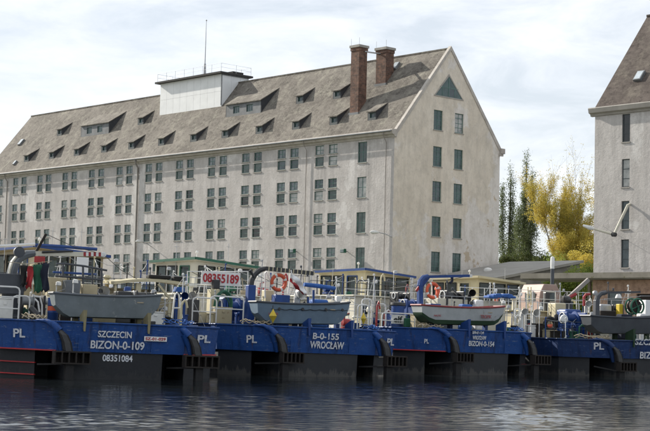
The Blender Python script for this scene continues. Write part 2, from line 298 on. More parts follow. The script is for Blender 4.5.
def link(name, me, parent=None, bevel=0, loc=None, rz=0):
    o = bpy.data.objects.new(name, me); COL.objects.link(o)
    if parent: o.parent = parent
    if loc is not None: o.location = loc
    if rz: o.rotation_euler = (0, 0, rz)
    if bevel:
        b_ = o.modifiers.new('bevel', 'BEVEL'); b_.width = bevel; b_.segments = 2; b_.limit_method = 'ANGLE'
    return o
def tag(o, label, cat, group=None):
    o['label'] = label; o['category'] = cat
    if group: o['group'] = group
    return o
def thing(name, loc, label, cat, rz=0, group=None, rot=None):
    o = bpy.data.objects.new(name, None); COL.objects.link(o); o.location = loc; o.rotation_euler = rot or (0, 0, rz); o.empty_display_size = 0.5
    return tag(o, label, cat, group)
def structure(o): o['kind'] = 'structure'; return o
def recentre(o):
    """move a single-mesh thing's origin to the middle of its base"""
    me = o.data; n = len(me.vertices); a = np.empty(n * 3); me.vertices.foreach_get('co', a); a = a.reshape(-1, 3)
    c = (a.min(0) + a.max(0)) / 2; c[2] = a[:, 2].min(); a -= c; me.vertices.foreach_set('co', a.ravel()); me.update(); o.location = Vector(c) + o.location; return o
def ray(px, py): return CX * (px - 325) - CU * (py - 215.5) + fw * FPX
def at(px, py, Y):
    r = ray(px, py); return CAM + r * (Y / r.y)
def text_mesh(body, width, height, mat, ext=0.006):
    c = bpy.data.curves.new('t', 'FONT'); c.body = body; c.size = 1; c.extrude = 0.02; c.offset = 0.022; o = bpy.data.objects.new('t', c); COL.objects.link(o)
    dg = bpy.context.evaluated_depsgraph_get(); dg.update(); me = bpy.data.meshes.new_from_object(o.evaluated_get(dg))
    bpy.data.objects.remove(o); bpy.data.curves.remove(c)
    n = len(me.vertices); a = np.empty(n * 3); me.vertices.foreach_get('co', a); a = a.reshape(-1, 3)
    lo, hi = a.min(0), a.max(0); a = (a - (lo + hi) / 2) / (hi - lo) * np.array([width, height, ext * 2]); me.vertices.foreach_set('co', a.ravel())
    me.materials.clear(); me.materials.append(MAT[mat]); me.update(); return me
def wall_panel(mb, o, ux, nrm, width, z0, z1, ops, depth=0.25, clip=None):
    """a wall with real openings and reveals; o = lower corner at z=0, openings (u0,u1,z0,z1)"""
    o = Vector(o); ux = Vector(ux); nrm = Vector(nrm)
    us = sorted({0, width, *[q for p in ops for q in p[:2]]}); zs = sorted({z0, z1, *[q for p in ops for q in p[2:]]})
    P = lambda u, z, d=0: o + ux * u + Vector((0, 0, z)) - nrm * d
    for i in range(len(us) - 1):
        for j in range(len(zs) - 1):
            uc = (us[i] + us[i + 1]) / 2; zc = (zs[j] + zs[j + 1]) / 2
            if any(p[0] < uc < p[1] and p[2] < zc < p[3] for p in ops): continue
            mb.add([P(us[i], zs[j]), P(us[i + 1], zs[j]), P(us[i + 1], zs[j + 1]), P(us[i], zs[j + 1])], [(0, 1, 2, 3)])
    for a, b_, c, d in ops:
        for (q, r_) in (((a, c), (b_, c)), ((b_, c), (b_, d)), ((b_, d), (a, d)), ((a, d), (a, c))):
            mb.add([P(*q), P(*r_), P(*r_, depth), P(*q, depth)], [(0, 1, 2, 3)])
    return mb

# ------------------------------------------------------------------ setting: ground, quay, water
C = Vector((6.5899, 144, 0)); QZ = 2.5; BROT = -YAWB          # building frame: local x towards the quay, local y along the gable
BX = -FD; BY = GD
def bw(x, y, z=0): return C + BX * x + BY * y + Vector((0, 0, z))
QE = 41.5
fr = bpy.data.objects.new('f', None)
mb = MB(); mb.add([(-3000, -3000, 0), (QE - 0.6, -3000, 0), (QE - 0.6, 3000, 0), (-3000, 3000, 0)], [(0, 1, 2, 3)])
g = structure(mb.build('ground', 'ground_soil')); g.location = (C.x, C.y, QZ); g.rotation_euler.z = BROT
mb = MB(); mb.bb(QE - 0.6, QE, -3000, 3000, -4, QZ + 0.06); q = structure(mb.build('quay_wall', 'quay_stone')); q.location = (C.x, C.y, 0); q.rotation_euler.z = BROT
mb = MB(); mb.bb(QE - 9, QE - 0.604, -400, 400, 0.004, 0.03); q = structure(mb.build('quay_pavement', 'concrete')); q.location = (C.x, C.y, QZ); q.rotation_euler.z = BROT
def make_water():
    x0, x1, y0, y1, st = -18.0, 21.0, 27.0, 71.0, 0.075
    nx = int((x1 - x0) / st) + 1; ny = int((y1 - y0) / st) + 1
    X, Y = np.meshgrid(np.linspace(x0, x1, nx), np.linspace(y0, y1, ny)); Z = np.zeros_like(X)
    for lam, amp, k, pk in ((2.6, 0.007, 6, 0), (1.3, 0.0048, 9, .5), (0.7, 0.0040, 16, 1.2), (0.38, 0.0027, 22, 1.5)):
        for _ in range(k):
            l = lam * rng.uniform(0.7, 1.35); a = rng.normal(math.pi / 2 + 0.12, 0.8); kk = 2 * math.pi / l
            env = 0.6 + 0.4 * np.sin(X * rng.uniform(0.1, 0.35) + rng.uniform(0, 6)) * np.sin(Y * rng.uniform(0.1, 0.35) + rng.uniform(0, 6))
            w_ = np.sin(kk * (X * math.cos(a) + Y * math.sin(a)) + rng.uniform(0, 6.28))
            Z += amp * 0.62 * env * (w_ if not pk else (np.exp(pk * w_) - 1) / pk * .75)
    gust = 0.36 + 0.18 * np.clip(np.sin(X * 0.31 + 1.1 + 0.1 * Y) * np.sin(Y * 0.27 + 0.4) + 0.3 * np.sin(X * 0.7 - Y * 0.4), -1, 1)
    for gx, gy, sx_, sy_, ga in ((-4.6, 31.5, 2.2, 2.6, .6), (5.0, 36.5, 1.8, 5.0, .85), (-1.2, 30.0, 2.0, 1.5, .35), (11.0, 46.0, 3.0, 5.0, .3)):
        gust += ga * np.exp(-((X - gx) / sx_) ** 2 - ((Y - gy) / sy_) ** 2)
    calm = np.clip((66 - Y + 0.55 * X) / 12, 0.35, 1)
    ed = np.minimum.reduce([X - x0, x1 - X, Y - y0, y1 - Y]); Z *= np.clip(ed / 1.5, 0, 1) * gust * calm
    V = np.stack([X, Y, Z], -1).reshape(-1, 3)
    i = np.arange(ny - 1)[:, None] * nx + np.arange(nx - 1)[None]; Fq = np.stack([i, i + 1, i + nx + 1, i + nx], -1).reshape(-1, 4)
    B = 2500.0; n0 = len(V)
    ex = np.array([(-B, -B, 0), (B, -B, 0), (B, y0, 0), (-B, y0, 0), (-B, y0, 0), (x0, y0, 0), (x0, y1, 0), (-B, y1, 0), (x1, y0, 0), (B, y0, 0), (B, y1, 0), (x1, y1, 0), (-B, y1, 0), (B, y1, 0), (B, B, 0), (-B, B, 0)], float)
    V = np.vstack([V, ex]); Fq = np.vstack([Fq, n0 + np.arange(16).reshape(4, 4)])
    me = bpy.data.meshes.new('water'); me.from_pydata(V.tolist(), [], Fq.tolist()); me.update(); me.materials.append(MAT['water_surface'])
    me.polygons.foreach_set('use_smooth', [True] * len(me.polygons))
    return structure(link('water', me))
make_water()
# ------------------------------------------------------------------ the big granary warehouse
WIN = {}
def win_meshes(key, w, h, cols, rows, frame, glass, bar=0.05, edge=0.07):
    f = MB(); y0, y1 = 0.11, 0.19
    f.bb(0, edge, y0, y1, 0, h); f.bb(w - edge, w, y0, y1, 0, h); f.bb(edge, w - edge, y0 + .002, y1 - .002, 0, edge); f.bb(edge, w - edge, y0 + .002, y1 - .002, h - edge, h)
    for c in range(1, cols): x = edge + (w - 2 * edge) * c / cols; f.bb(x - bar / 2, x + bar / 2, y0 + .01, y1 - .01, edge, h - edge)
    for r_ in (rows if isinstance(rows, (list, tuple)) else [k / rows for k in range(1, rows)]): z = h * r_; f.bb(edge, w - edge, y0 + .014, y1 - .014, z - bar / 2, z + bar / 2)
    gl = MB(); gl.bb(edge * .5, w - edge * .5, 0.145, 0.155, edge * .5, h - edge * .5)
    sl = MB(); sl.add([(-.06, -.07, -.10), (w + .06, -.07, -.10), (w + .06, .12, -.10), (-.06, .12, -.10), (-.06, -.07, -.015), (w + .06, -.07, -.015), (w + .06, .12, .012), (-.06, .12, .012)],
                      [(0, 3, 2, 1), (4, 5, 6, 7), (0, 1, 5, 4), (2, 3, 7, 6), (1, 2, 6, 5), (3, 0, 4, 7)])
    WIN[key] = (f.mesh('window', frame), gl.mesh('glass', glass), sl.mesh('sill', 'concrete'))
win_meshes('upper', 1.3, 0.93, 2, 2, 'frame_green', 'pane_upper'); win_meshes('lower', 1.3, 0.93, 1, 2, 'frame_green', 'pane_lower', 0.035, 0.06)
win_meshes('single', 1.3, 2.05, 2, [0.5], 'frame_green', 'pane_lower', 0.05); win_meshes('gable', 1.3, 2.0, 2, [0.27, 0.5, 0.76], 'frame_green', 'pane_gable', 0.045)
win_meshes('tall', 0.8, 2.35, 1, [0.3, 0.65], 'frame_dark', 'pane_dark', 0.05); win_meshes('dormer', 0.62, 0.48, 1, 1, 'frame_green', 'pane_dark', .04, .05)
win_meshes('dormer_wide', 1.15, 0.8, 3, 1, 'frame_green', 'pane_upper', .05, .06)
def window(parent, key, loc, rz=0, sill=True, broken=False):
    f, gl, sl = WIN[key]; w = link('window', f, parent, 0, loc, rz); w.rotation_euler.y = 0
    g_ = link('glass', gl, w)
    if random.random() < .22:
        g_.material_slots[0].link = 'OBJECT'; g_.material_slots[0].material = MAT[random.choice(('pane_dark', 'pane_black', 'pane_pale'))]
    if sill: link('sill', sl, w)
    return w
Z0 = QZ
wh = thing('granary_warehouse', (C.x, C.y, Z0), 'long grey plastered granary warehouse with steep tiled roof and two brick chimneys', 'warehouse', BROT)
BL, BWD, EAVE, RIDGE = 79.3, 15.65, 20.92, 30.45; HWD = BWD / 2; SL = (RIDGE - EAVE) / HWD
ops = []; wins = []
SILLS = (18.35, 14.85, 11.33, 7.82)
for k in range(12):
    u = 9.745 + 5.93 * k
    for s_ in SILLS:
        for uu in (u + 1.69, u - 0.345):            # left edges (larger u is further left)
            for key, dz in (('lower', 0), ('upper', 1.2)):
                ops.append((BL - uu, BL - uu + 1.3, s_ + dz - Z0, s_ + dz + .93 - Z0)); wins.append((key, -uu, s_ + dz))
for s_ in SILLS: ops.append((BL - 5.12, BL - 3.82, s_ - Z0, s_ + 2.05 - Z0)); wins.append(('single', -5.12, s_))
mb = MB(); wall_panel(mb, (-BL, 0, 0), (1, 0, 0), (0, -1, 0), BL, -0.3, EAVE - Z0, ops, 0.3); mb.build('front_wall', 'plaster_front', wh)
for key, x, z in wins: window(wh, key, (x, 0, z - Z0))
# gable wall, clipped to the roof slopes
gops = [(v0, v0 + 1.3, s_ - Z0, s_ + 2.0 - Z0) for v0 in (5.5, 8.62) for s_ in (21.9, 18.22, 14.72, 11.2, 7.68)]
mb = MB(); wall_panel(mb, (0, 0, 0), (0, 1, 0), (1, 0, 0), BWD, -0.3, RIDGE - Z0, gops, 0.3)
me = mb.mesh('gable_wall', 'plaster_gable'); bm = bmesh.new(); bm.from_mesh(me)
for no, co in (((0, -SL, 1), (0, 0, EAVE - Z0)), ((0, SL, 1), (0, BWD, EAVE - Z0))):
    bmesh.ops.bisect_plane(bm, geom=bm.verts[:] + bm.edges[:] + bm.faces[:], plane_co=co, plane_no=no, clear_outer=True)
bm.to_mesh(me); bm.free(); link('gable_wall', me, wh)
for v0, v1, z0, z1 in gops: window(wh, 'gable', (0, v0, z0), R(90))
mb = MB(); mb.add([(-BL, BWD, -.3), (0, BWD, -.3), (0, BWD, EAVE - Z0), (-BL, BWD, EAVE - Z0)], [(0, 1, 2, 3)]); mb.build('rear_wall', 'plaster_front', wh)
mb = MB(); mb.add([(-BL, 0, -.3), (-BL, BWD, -.3), (-BL, BWD, EAVE - Z0), (-BL, HWD, RIDGE - Z0), (-BL, 0, EAVE - Z0)], [(0, 1, 2, 3, 4)]); mb.build('far_gable_wall', 'plaster_gable', wh)
# triangular attic window: timber louvre frame set in the gable
tri = [(5.42, 25.28), (9.86, 25.28), (7.6, 27.75)]
def tri_prism(mb, T, x0, x1):
    P = [(x, v, z - Z0) for x in (x0, x1) for v, z in T]; mb.add(P, [(0, 2, 1), (3, 4, 5), (0, 1, 4, 3), (1, 2, 5, 4), (2, 0, 3, 5)])
cx_ = sum(p[0] for p in tri) / 3; cz_ = sum(p[1] for p in tri) / 3
mb = MB(); ti = [(cx_ + (a - cx_) * .9, cz_ + (c - cz_) * .86) for a, c in tri]
P = [(x, v, z - Z0) for x in (-.02, .05) for T in (tri, ti) for v, z in T]
F = []
for i in range(3):
    j = (i + 1) % 3; F += [(6 + i, 6 + j, 9 + j, 9 + i), (i, j, 6 + j, 6 + i), (3 + i, 9 + i, 9 + j, 3 + j)]
mb.add(P, F); tw = mb.build('attic_window', 'concrete', wh)
mb = MB(); tri_prism(mb, ti, 0.004, 0.02); mb.build('glass', 'pane_gable', tw)
mb = MB(); mb.bb(.02, .045, 7.55, 7.65, 25.45 - Z0, 27.3 - Z0); mb.bb(.021, .044, 6.3, 9.0, 26.28 - Z0, 26.36 - Z0); mb.bb(.022, .043, 6.65, 6.73, 25.45 - Z0, 26.4 - Z0); mb.bb(.022, .043, 8.45, 8.53, 25.45 - Z0, 26.4 - Z0); mb.build('glazing_bar', 'frame_green', tw)
mb = MB(); mb.bb(.021, .03, 7.66, 8.45, 25.5 - Z0, 26.28 - Z0); mb.build('broken_pane', 'pane_dark', tw)
# roof slopes
def roof_slab(mb, x0, x1, y_e, sgn, thick=.22, ext=0.0):
    ye = y_e - sgn * ext; ze = EAVE - Z0 - ext * SL
    P = [];
    for x in (x0, x1): P += [(x, ye, ze), (x, HWD, RIDGE - Z0), (x, HWD, RIDGE - Z0 - thick * 1.5), (x, ye, ze - thick * 1.5)]
    mb.add(P, [(0, 1, 2, 3), (7, 6, 5, 4), (0, 4, 5, 1), (1, 5, 6, 2), (2, 6, 7, 3), (3, 7, 4, 0)])
mb = MB(); roof_slab(mb, -BL - .3, -.28, 0, 1, .22, -.2); roof = mb.build('front_roof_slope', 'roof_tile', wh)
mb = MB(); roof_slab(mb, -BL - .3, -.28, BWD, -1, .22, .35); mb.build('rear_roof_slope', 'roof_tile', wh)
mb = MB(); mb.bb(-BL - .3, -.28, HWD - .16, HWD + .16, RIDGE - Z0 - .12, RIDGE - Z0 + .035); mb.build('ridge_cap', 'roof_tile', wh)
mb = MB()
for s_, ye in ((1, 0), (-1, BWD)):
    P = []
    for x in (-.3, .07):
        a0 = (ye - s_ * .05, EAVE - Z0 - .1); n_ = (-s_ * SL / math.hypot(SL, 1) * .16, .16 / math.hypot(SL, 1))
        P += [(x, a0[0], a0[1] - .35), (x, a0[0] + n_[0], a0[1] + n_[1]), (x, HWD, RIDGE - Z0 + .2), (x, HWD, RIDGE - Z0 - .25)]
    mb.add(P, [(0, 1, 2, 3), (7, 6, 5, 4), (0, 4, 5, 1), (1, 5, 6, 2), (2, 6, 7, 3), (3, 7, 4, 0)])
mb.build('verge_coping', 'cornice', wh)
mb = MB(); pr = [(0.02, 20.58), (-.12, 20.6), (-.18, 20.76), (-.46, 20.86), (-.56, 21.22), (-.5, 21.3), (.2, 21.34), (.2, 20.58)]
P = [(x, y, z - Z0) for x in (-BL - .4, .16) for y, z in pr]; n = len(pr)
mb.add(P, [tuple(range(n))[::-1], tuple(range(n, 2 * n))] + [(i, (i + 1) % n, n + (i + 1) % n, n + i) for i in range(n)]); mb.build('cornice', 'cornice', wh)
mb = MB(); mb.bb(.0, .3, BWD - .1, BWD + .5, 20.4 - Z0, 20.95 - Z0); mb.bb(.0, .2, BWD - .2, BWD + .35, 20.15 - Z0, 20.4 - Z0); mb.build('cornice_return', 'cornice', wh)
mb = MB(); mb.tube([(-BL - .3, -.66, 21.12 - Z0), (.1, -.66, 21.12 - Z0)], .09, 8); mb.build('gutter', 'sheet_metal', wh)
for u, r_ in ((72.0, .07), (42.4, .11), (12.65, .035), (1.0, .035)):
    mb = MB(); mb.tube([(-u, -.62, 21.05 - Z0), (-u, -.5, 20.6 - Z0), (-u, -.14, 20.1 - Z0), (-u, -.12, 0)], r_, 8); d_ = mb.build('downpipe', 'pipe_grey', wh, True)
# dormers on the front slope
def rz_(v): return EAVE - Z0 + SL * v
def dormer(u, v, w=1.15, h=.9, s_=.6, n_win=1):
    zb = rz_(v) - .04; dv = h / (SL - s_); x0, x1 = -u, -u + w; zt = rz_(v) + h; ov = .16
    mb = MB(); P = []
    for x in (x0 - .12, x1 + .12):
        P += [(x, v - ov, zt - s_ * ov + .1), (x, v + dv + .12, zt + s_ * (dv + .12) + .1), (x, v + dv + .12, zt + s_ * (dv + .12)), (x, v - ov, zt - s_ * ov)]
    mb.add(P, [(0, 1, 2, 3), (7, 6, 5, 4), (0, 4, 5, 1), (1, 5, 6, 2), (2, 6, 7, 3), (3, 7, 4, 0)])
    d_ = mb.build('dormer', 'roof_tile', wh)
    for x in (x0, x1):
        mb = MB(); P = [(xx, v + (.02 if i == 0 else .0), z) for xx in (x - .04, x + .04) for i, z in ((0, zb), (1, zt))] ; P = []
        for xx in (x - .05, x + .05): P += [(xx, v + .005, zb), (xx, v + dv, zt + s_ * dv - .02), (xx, v + .005, zt - .01)]
        mb.add(P, [(0, 2, 1), (3, 4, 5), (0, 1, 4, 3), (1, 2, 5, 4), (2, 0, 3, 5)]); mb.build('cheek', 'slate_cheek', d_)
    if n_win == 1:
        ww, hh, key = .62, .48, 'dormer'; op = [(w / 2 - ww / 2, w / 2 + ww / 2, .28, .28 + hh)]
    else:
        ww, hh, key = 1.15, .8, 'dormer_wide'; op = [(w * f - ww / 2, w * f + ww / 2, .35, .35 + hh) for f in (.3, .68)]
    mb = MB(); wall_panel(mb, (x0 + .05, v, zb), (1, 0, 0), (0, -1, 0), w - .1, 0, h + .02, [(a - .05, b_ - .05, c, d__) for a, b_, c, d__ in op], .2); mb.build('front', 'sheet_metal' if n_win > 1 else 'frame_dark', d_)
    for a, b_, c, d__ in op:
        link('window_frame', WIN[key][0], d_, 0, (x0 + a, v, zb + c)); link('window_glass', WIN[key][1], d_, 0, (x0 + a, v, zb + c))
    return d_
for u in (70.75, 64.64, 58.77, 52.68, 46.85, 40.8, 34.6, 28.82, 22.9, 16.86, 11.0, 5.35): dormer(u, 1.52)
for u, v_ in ((67.5, 4.42), (49.09, 4.38), (19.42, 4.25), (13.48, 4.22)): dormer(u, v_)
dormer(60.9, 3.85, 6.3, 1.45, .62, 2); dormer(31.1, 3.85, 6.2, 1.45, .62, 2)
for u, v_, w_ in ((76.4, 4.2, .7), (7.0, 6.75, .65), (73.1, 1.5, .45)):
    mb = MB(); c_ = Vector((-u + w_ / 2, v_, rz_(v_))); a = math.atan(SL)
    M_ = Matrix.Rotation(a, 3, 'X'); P = [c_ + M_ @ Vector((x * w_ / 2, y * w_ * .75, z)) for z in (-.05, .22) for y in (-1, 1) for x in (-1, 1)]
    mb.add(P, [(0, 2, 3, 1), (4, 5, 7, 6), (0, 1, 5, 4), (2, 6, 7, 3), (1, 3, 7, 5), (0, 4, 6, 2)]); o = mb.build('skylight', 'sheet_metal', wh)
    mb = MB(); P = [c_ + M_ @ Vector((x * w_ * .42, y * w_ * .66, z)) for z in (.2, .235) for y in (-1, 1) for x in (-1, 1)]
    mb.add(P, [(0, 2, 3, 1), (4, 5, 7, 6), (0, 1, 5, 4), (2, 6, 7, 3), (1, 3, 7, 5), (0, 4, 6, 2)]); mb.build('glass', 'skylight_glass', o)
# chimneys
for (x0, x1, v0, v1) in ((-8.95, -7.75, 2.4, 3.55), (-7.95, -6.5, 5.05, 6.2)):
    mb = MB(); mb.bb(x0, x1, v0, v1, rz_(v0) - .6, 30.72 - Z0); mb.bb(x0 - .06, x1 + .06, v0 - .06, v1 + .06, 30.4 - Z0, 30.7 - Z0)
    ch = mb.build('chimney', 'brick_chimney', wh)
    mb = MB(); mb.bb(x0 - .14, x1 + .14, v0 - .14, v1 + .14, 30.722 - Z0, 30.98 - Z0); mb.build('chimney_cap', 'concrete', ch)
    mb = MB(); mb.bb(x0 - .12, x1 + .12, v0 - .1, v0 + .0, rz_(v0) - .45, rz_(v0) + .12); mb.build('flashing', 'sheet_metal', ch)
    mb = MB()
    for xx in (x0, x1): mb.tube([(xx, v0, 30.9 - Z0), (xx, v0, 31.7 - Z0)], .018, 5)
    mb.build('lightning_rod', 'galvanised', ch)
mb = MB(); mb.beam((-7.8, 3.2, 30.35 - Z0), (-7.4, 5.1, 30.35 - Z0), .25, .1); mb.build('chimney_walkway', 'galvanised', wh)
# white lift penthouse on the ridge
px0, px1, pv0, pv1, pz = -45.8, -33.75, 5.25, 9.2, 31.15
mb = MB(); mb.bb(px0 + .06, px1 - .06, pv0 + .06, pv1 - .06, rz_(5.2) - .5, pz - Z0 - .05); ph = mb.build('penthouse', 'white_panel', wh)
npn = 9; pw = (px1 - px0) / npn
for i in range(npn):
    for zz0, zz1 in ((rz_(pv0) - .1, 29.1 - Z0), (29.115 - Z0, pz - Z0 - .01)):
        mb = MB(); mb.bb(px0 + i * pw + .012, px0 + (i + 1) * pw - .012, pv0 - .02, pv0 + .055, zz0, zz1); mb.build('panel', 'white_panel', ph)
for j in range(3):
    mb = MB(); w_ = (pv1 - pv0) / 3; mb.bb(px1 - .055, px1 + .02, pv0 + .07 + j * w_, pv0 + .05 + (j + 1) * w_, rz_(pv0) - .1, pz - Z0 - .01); mb.build('panel', 'white_panel', ph)
mb = MB(); mb.bb(px0 - .55, px1 + .3, pv0 - .5, pv1 + .5, pz - Z0, pz + .22 - Z0); mb.build('penthouse_roof', 'tar', ph)
mb = MB(); mb.tube([(px1 - .02, pv0 - .06, pz - Z0 - .02), (px1 - .02, pv0 - .06, rz_(pv0) + .1)], .06, 6); mb.tube([(px1 + .08, pv0 - .06, pz - Z0 - .1), (px1 + .08, pv1, pz - Z0 - .1)], .05, 6); mb.build('penthouse_downpipe', 'sheet_metal', ph)
mb = MB(); a, b_, c, d_ = px0 - .3, px1 + .1, pv0 - .25, pv1 + .3
for z in (31.9, 32.35): mb.tube([(a, c, z - Z0), (b_, c, z - Z0), (b_, d_, z - Z0), (a, d_, z - Z0), (a, c, z - Z0)], .016, 5)
for x, y in [(a + (b_ - a) * i / 7, yy) for i in range(8) for yy in (c, d_)] + [(a, (c + d_) / 2), (b_, (c + d_) / 2)]: mb.tube([(x, y, 31.3 - Z0), (x, y, 32.38 - Z0)], .02, 5)
mb.build('penthouse_railing', 'galvanised', ph)
mb = MB(); mb.bb(-36.3, -34.2, 7.2, 8.8, 31.37 - Z0, 31.75 - Z0); mb.build('roof_hatch', 'tar', ph)
mb = MB(); mb.tube([(-38.45, 6.3, 31.37 - Z0), (-38.45, 6.3, 33.0 - Z0)], [.2, .12], 6); mb.tube([(-38.45, 6.3, 33.0 - Z0), (-38.42, 6.3, 38.2 - Z0)], [.065, .03], 6); mb.lathe([(.03, 0), (.09, .05), (.09, .12), (.02, .2)], (-38.42, 6.3, 38.15 - Z0)); mb.build('antenna_mast', 'galvanised', wh)
mb = MB(); mb.bb(-19.5, -18.3, -.06, .02, 2.5 - Z0, 4.6 - Z0); mb.build('door', 'frame_green', wh)
# wall lamps
def wall_lamp(x, z, reach, dx, label, face='front', drop=.4):
    base = bw(x, 0, z)
    o = thing('wall_lamp', base, label, 'lamp', BROT)
    mb = MB(); mb.tube([(0, -.02, -drop), (dx * .35, -reach * .5, -drop * .35), (dx, -reach, 0)], .045, 6); mb.build('arm', 'galvanised', o, True)
    mb = MB(); d = Vector((dx, -reach, 0)).normalized(); c0 = Vector((dx, -reach, 0))
    mb.tube([c0 - d * .1, c0 + d * .15, c0 + d * .5, c0 + d * .78], [.07, .17, .2, .08], 10); mb.build('lamp_head', 'white_paint', o, True)
    return o
wall_lamp(-39.3, 11.25, 1.4, -.1, 'street-type lamp on short arm by the thick downpipe of the long grey facade', drop=.55)
wall_lamp(-.12, 11.2, 1.2, -.7, 'pale lamp on arm at the corner of the grey facade and gable')
for x, z, lb in ((-6.3, 9.5, 'small green floodlight beside the lowest single window near the gable corner'), (-13.9, 9.65, 'small green floodlight between the lowest window pairs above the striped boom')):
    o = thing('floodlight', bw(x, 0, z), lb, 'lamp', BROT)
    mb = MB(); mb.beam((0, -.01, 0), (0, -.45, .05), .07, .07); mb.build('bracket', 'sheet_metal', o)
    mb = MB(); mb.bb(-.3, .3, -.75, -.4, -.15, .25); mb.build('lamp_body', 'green_paint', o, bevel=.05); mb = MB(); mb.bb(-.25, .25, -.765, -.752, -.1, .2); mb.build('lens', 'pane_upper', o)
# ------------------------------------------------------------------ twin granary on the right
rbx = 24.05; RL = 13.0
rb = thing('granary_tower_block', bw(rbx, 0, Z0), 'grey granary end with tall narrow windows and dark tiled roof beside the yellow tree', 'warehouse', BROT)
rops = [(2.82, 3.62, s_ - Z0, s_ + 2.35 - Z0) for s_ in (18.05, 14.25, 10.72, 7.5)] + [(8.75, 9.55, s_ - Z0, s_ + 2.35 - Z0) for s_ in (18.05, 14.25, 10.72, 7.5)]
mb = MB(); wall_panel(mb, (0, 0, 0), (1, 0, 0), (0, -1, 0), RL, -.3, EAVE - Z0, rops, .3); mb.build('front_wall', 'plaster_right', rb)
for a, b_, c, d_ in rops: window(rb, 'tall', (a, 0, c))
for x in (0, RL):
    mb = MB(); mb.add([(x, 0, -.3), (x, BWD, -.3), (x, BWD, EAVE - Z0), (x, HWD, RIDGE - Z0), (x, 0, EAVE - Z0)], [(0, 1, 2, 3, 4)]); mb.build('gable_wall', 'plaster_right', rb)
mb = MB(); mb.add([(0, BWD, -.3), (RL, BWD, -.3), (RL, BWD, EAVE - Z0), (0, BWD, EAVE - Z0)], [(0, 1, 2, 3)]); mb.build('rear_wall', 'plaster_right', rb)
mb = MB(); roof_slab(mb, -.25, RL + .25, 0, 1, .22, .1); mb.build('front_roof_slope', 'roof_tile_right', rb)
mb = MB(); roof_slab(mb, -.25, RL + .25, BWD, -1, .22, .35); mb.build('rear_roof_slope', 'roof_tile_right', rb)
mb = MB(); mb.bb(-.25, RL + .25, HWD - .16, HWD + .16, RIDGE - Z0 - .1, RIDGE - Z0 + .09); mb.build('ridge_cap', 'roof_tile_right', rb)
mb = MB(); P = [(x, y * .85, z - Z0 - .12) for x in (-.4, RL + .4) for y, z in pr]; n = len(pr)
mb.add(P, [tuple(range(n))[::-1], tuple(range(n, 2 * n))] + [(i, (i + 1) % n, n + (i + 1) % n, n + i) for i in range(n)]); mb.build('cornice', 'concrete', rb)
mb = MB(); c_ = Vector((2.84, 2.44, rz_(2.44))); M_ = Matrix.Rotation(math.atan(SL), 3, 'X')
P = [c_ + M_ @ Vector((x * .38, y * .55, z)) for z in (-.05, .25) for y in (-1, 1) for x in (-1, 1)]; mb.add(P, [(0, 2, 3, 1), (4, 5, 7, 6), (0, 1, 5, 4), (2, 6, 7, 3), (1, 3, 7, 5), (0, 4, 6, 2)]); o = mb.build('skylight', 'sheet_metal', rb)
mb = MB(); P = [c_ + M_ @ Vector((x * .3, y * .47, z)) for z in (.24, .27) for y in (-1, 1) for x in (-1, 1)]; mb.add(P, [(0, 2, 3, 1), (4, 5, 7, 6), (0, 1, 5, 4), (2, 6, 7, 3), (1, 3, 7, 5), (0, 4, 6, 2)]); mb.build('glass', 'skylight_glass', o)
# jointed lamp arm on that wall
def onv(px, py, v):
    r = ray(px, py); n_ = GD; t = ((C + GD * v - CAM).dot(n_)) / r.dot(n_); d = CAM + r * t - C
    return Vector((d.dot(BX), d.dot(BY), (CAM + r * t).z))
la = thing('jointed_lamp_arm', bw(27.6, 0, 12.9), 'jointed pale lamp arm hinged in front of a tall window of the right granary', 'lamp', BROT)
lo_ = Vector((27.6, 0, 12.9)); p1 = onv(628, 205, -.3) - lo_; p2 = onv(614, 234.5, -1.6) - lo_; p3 = onv(594, 229, -2.3) - lo_; p4 = onv(583, 225.5, -2.7) - lo_
mb = MB(); mb.tube([p1 + Vector((0, .3, .1)), p1, p2], [.1, .12, .1], 8); mb.build('upper_arm', 'ivory', la, True)
mb = MB(); mb.lathe([(.0, -.2), (.19, -.18), (.19, .18), (.0, .2)], p2, 'Y', 12); mb.tube([p2, p2 + (p3 - p2) * .12], .15, 8); mb.build('joint', 'black_steel', la)
mb = MB(); mb.tube([p2, p3], [.11, .08], 8); mb.build('lower_arm', 'ivory', la, True)
mb = MB(); mb.tube([p3, p4 + (p3 - p4) * .7, p4], [.07, .2, .1], 10); mb.build('lamp_head', 'white_paint', la, True)
mb = MB(); mb.tube([onv(597, 223, -.1) - lo_, p2], .02, 5); mb.build('stay_wire', 'black_steel', la)
# brick annex with flat concrete roof
an = thing('brick_annex', bw(27, -4, Z0), 'low brick annex with flat overhanging concrete roof below the right granary', 'building', BROT)
mb = MB(); wall_panel(mb, (0, 0, 0), (1, 0, 0), (0, -1, 0), 13, -.2, 6.3 - Z0, [(1.5, 2.9, 1.8, 2.9), (4.3, 6.4, 0, 2.7)], .25); mb.add([(0, 0, -.2), (0, 3.99, -.2), (0, 3.99, 3.8), (0, 0, 3.8)], [(0, 1, 2, 3)]); mb.add([(13, 0, -.2), (13, 3.99, -.2), (13, 3.99, 3.8), (13, 0, 3.8)], [(0, 1, 2, 3)]); mb.build('wall', 'brick_annex', an)
mb = MB(); mb.bb(4.3, 6.4, .15, .22, 0, 2.7); dd = mb.build('door', 'rust', an); mb = MB(); mb.bb(5.3, 5.38, .12, .15, 1, 1.2); mb.build('door_handle', 'galvanised', dd)
mb = MB(); mb.bb(1.5, 2.9, .15, .2, 1.8, 2.9); mb.build('window', 'pane_dark', an)
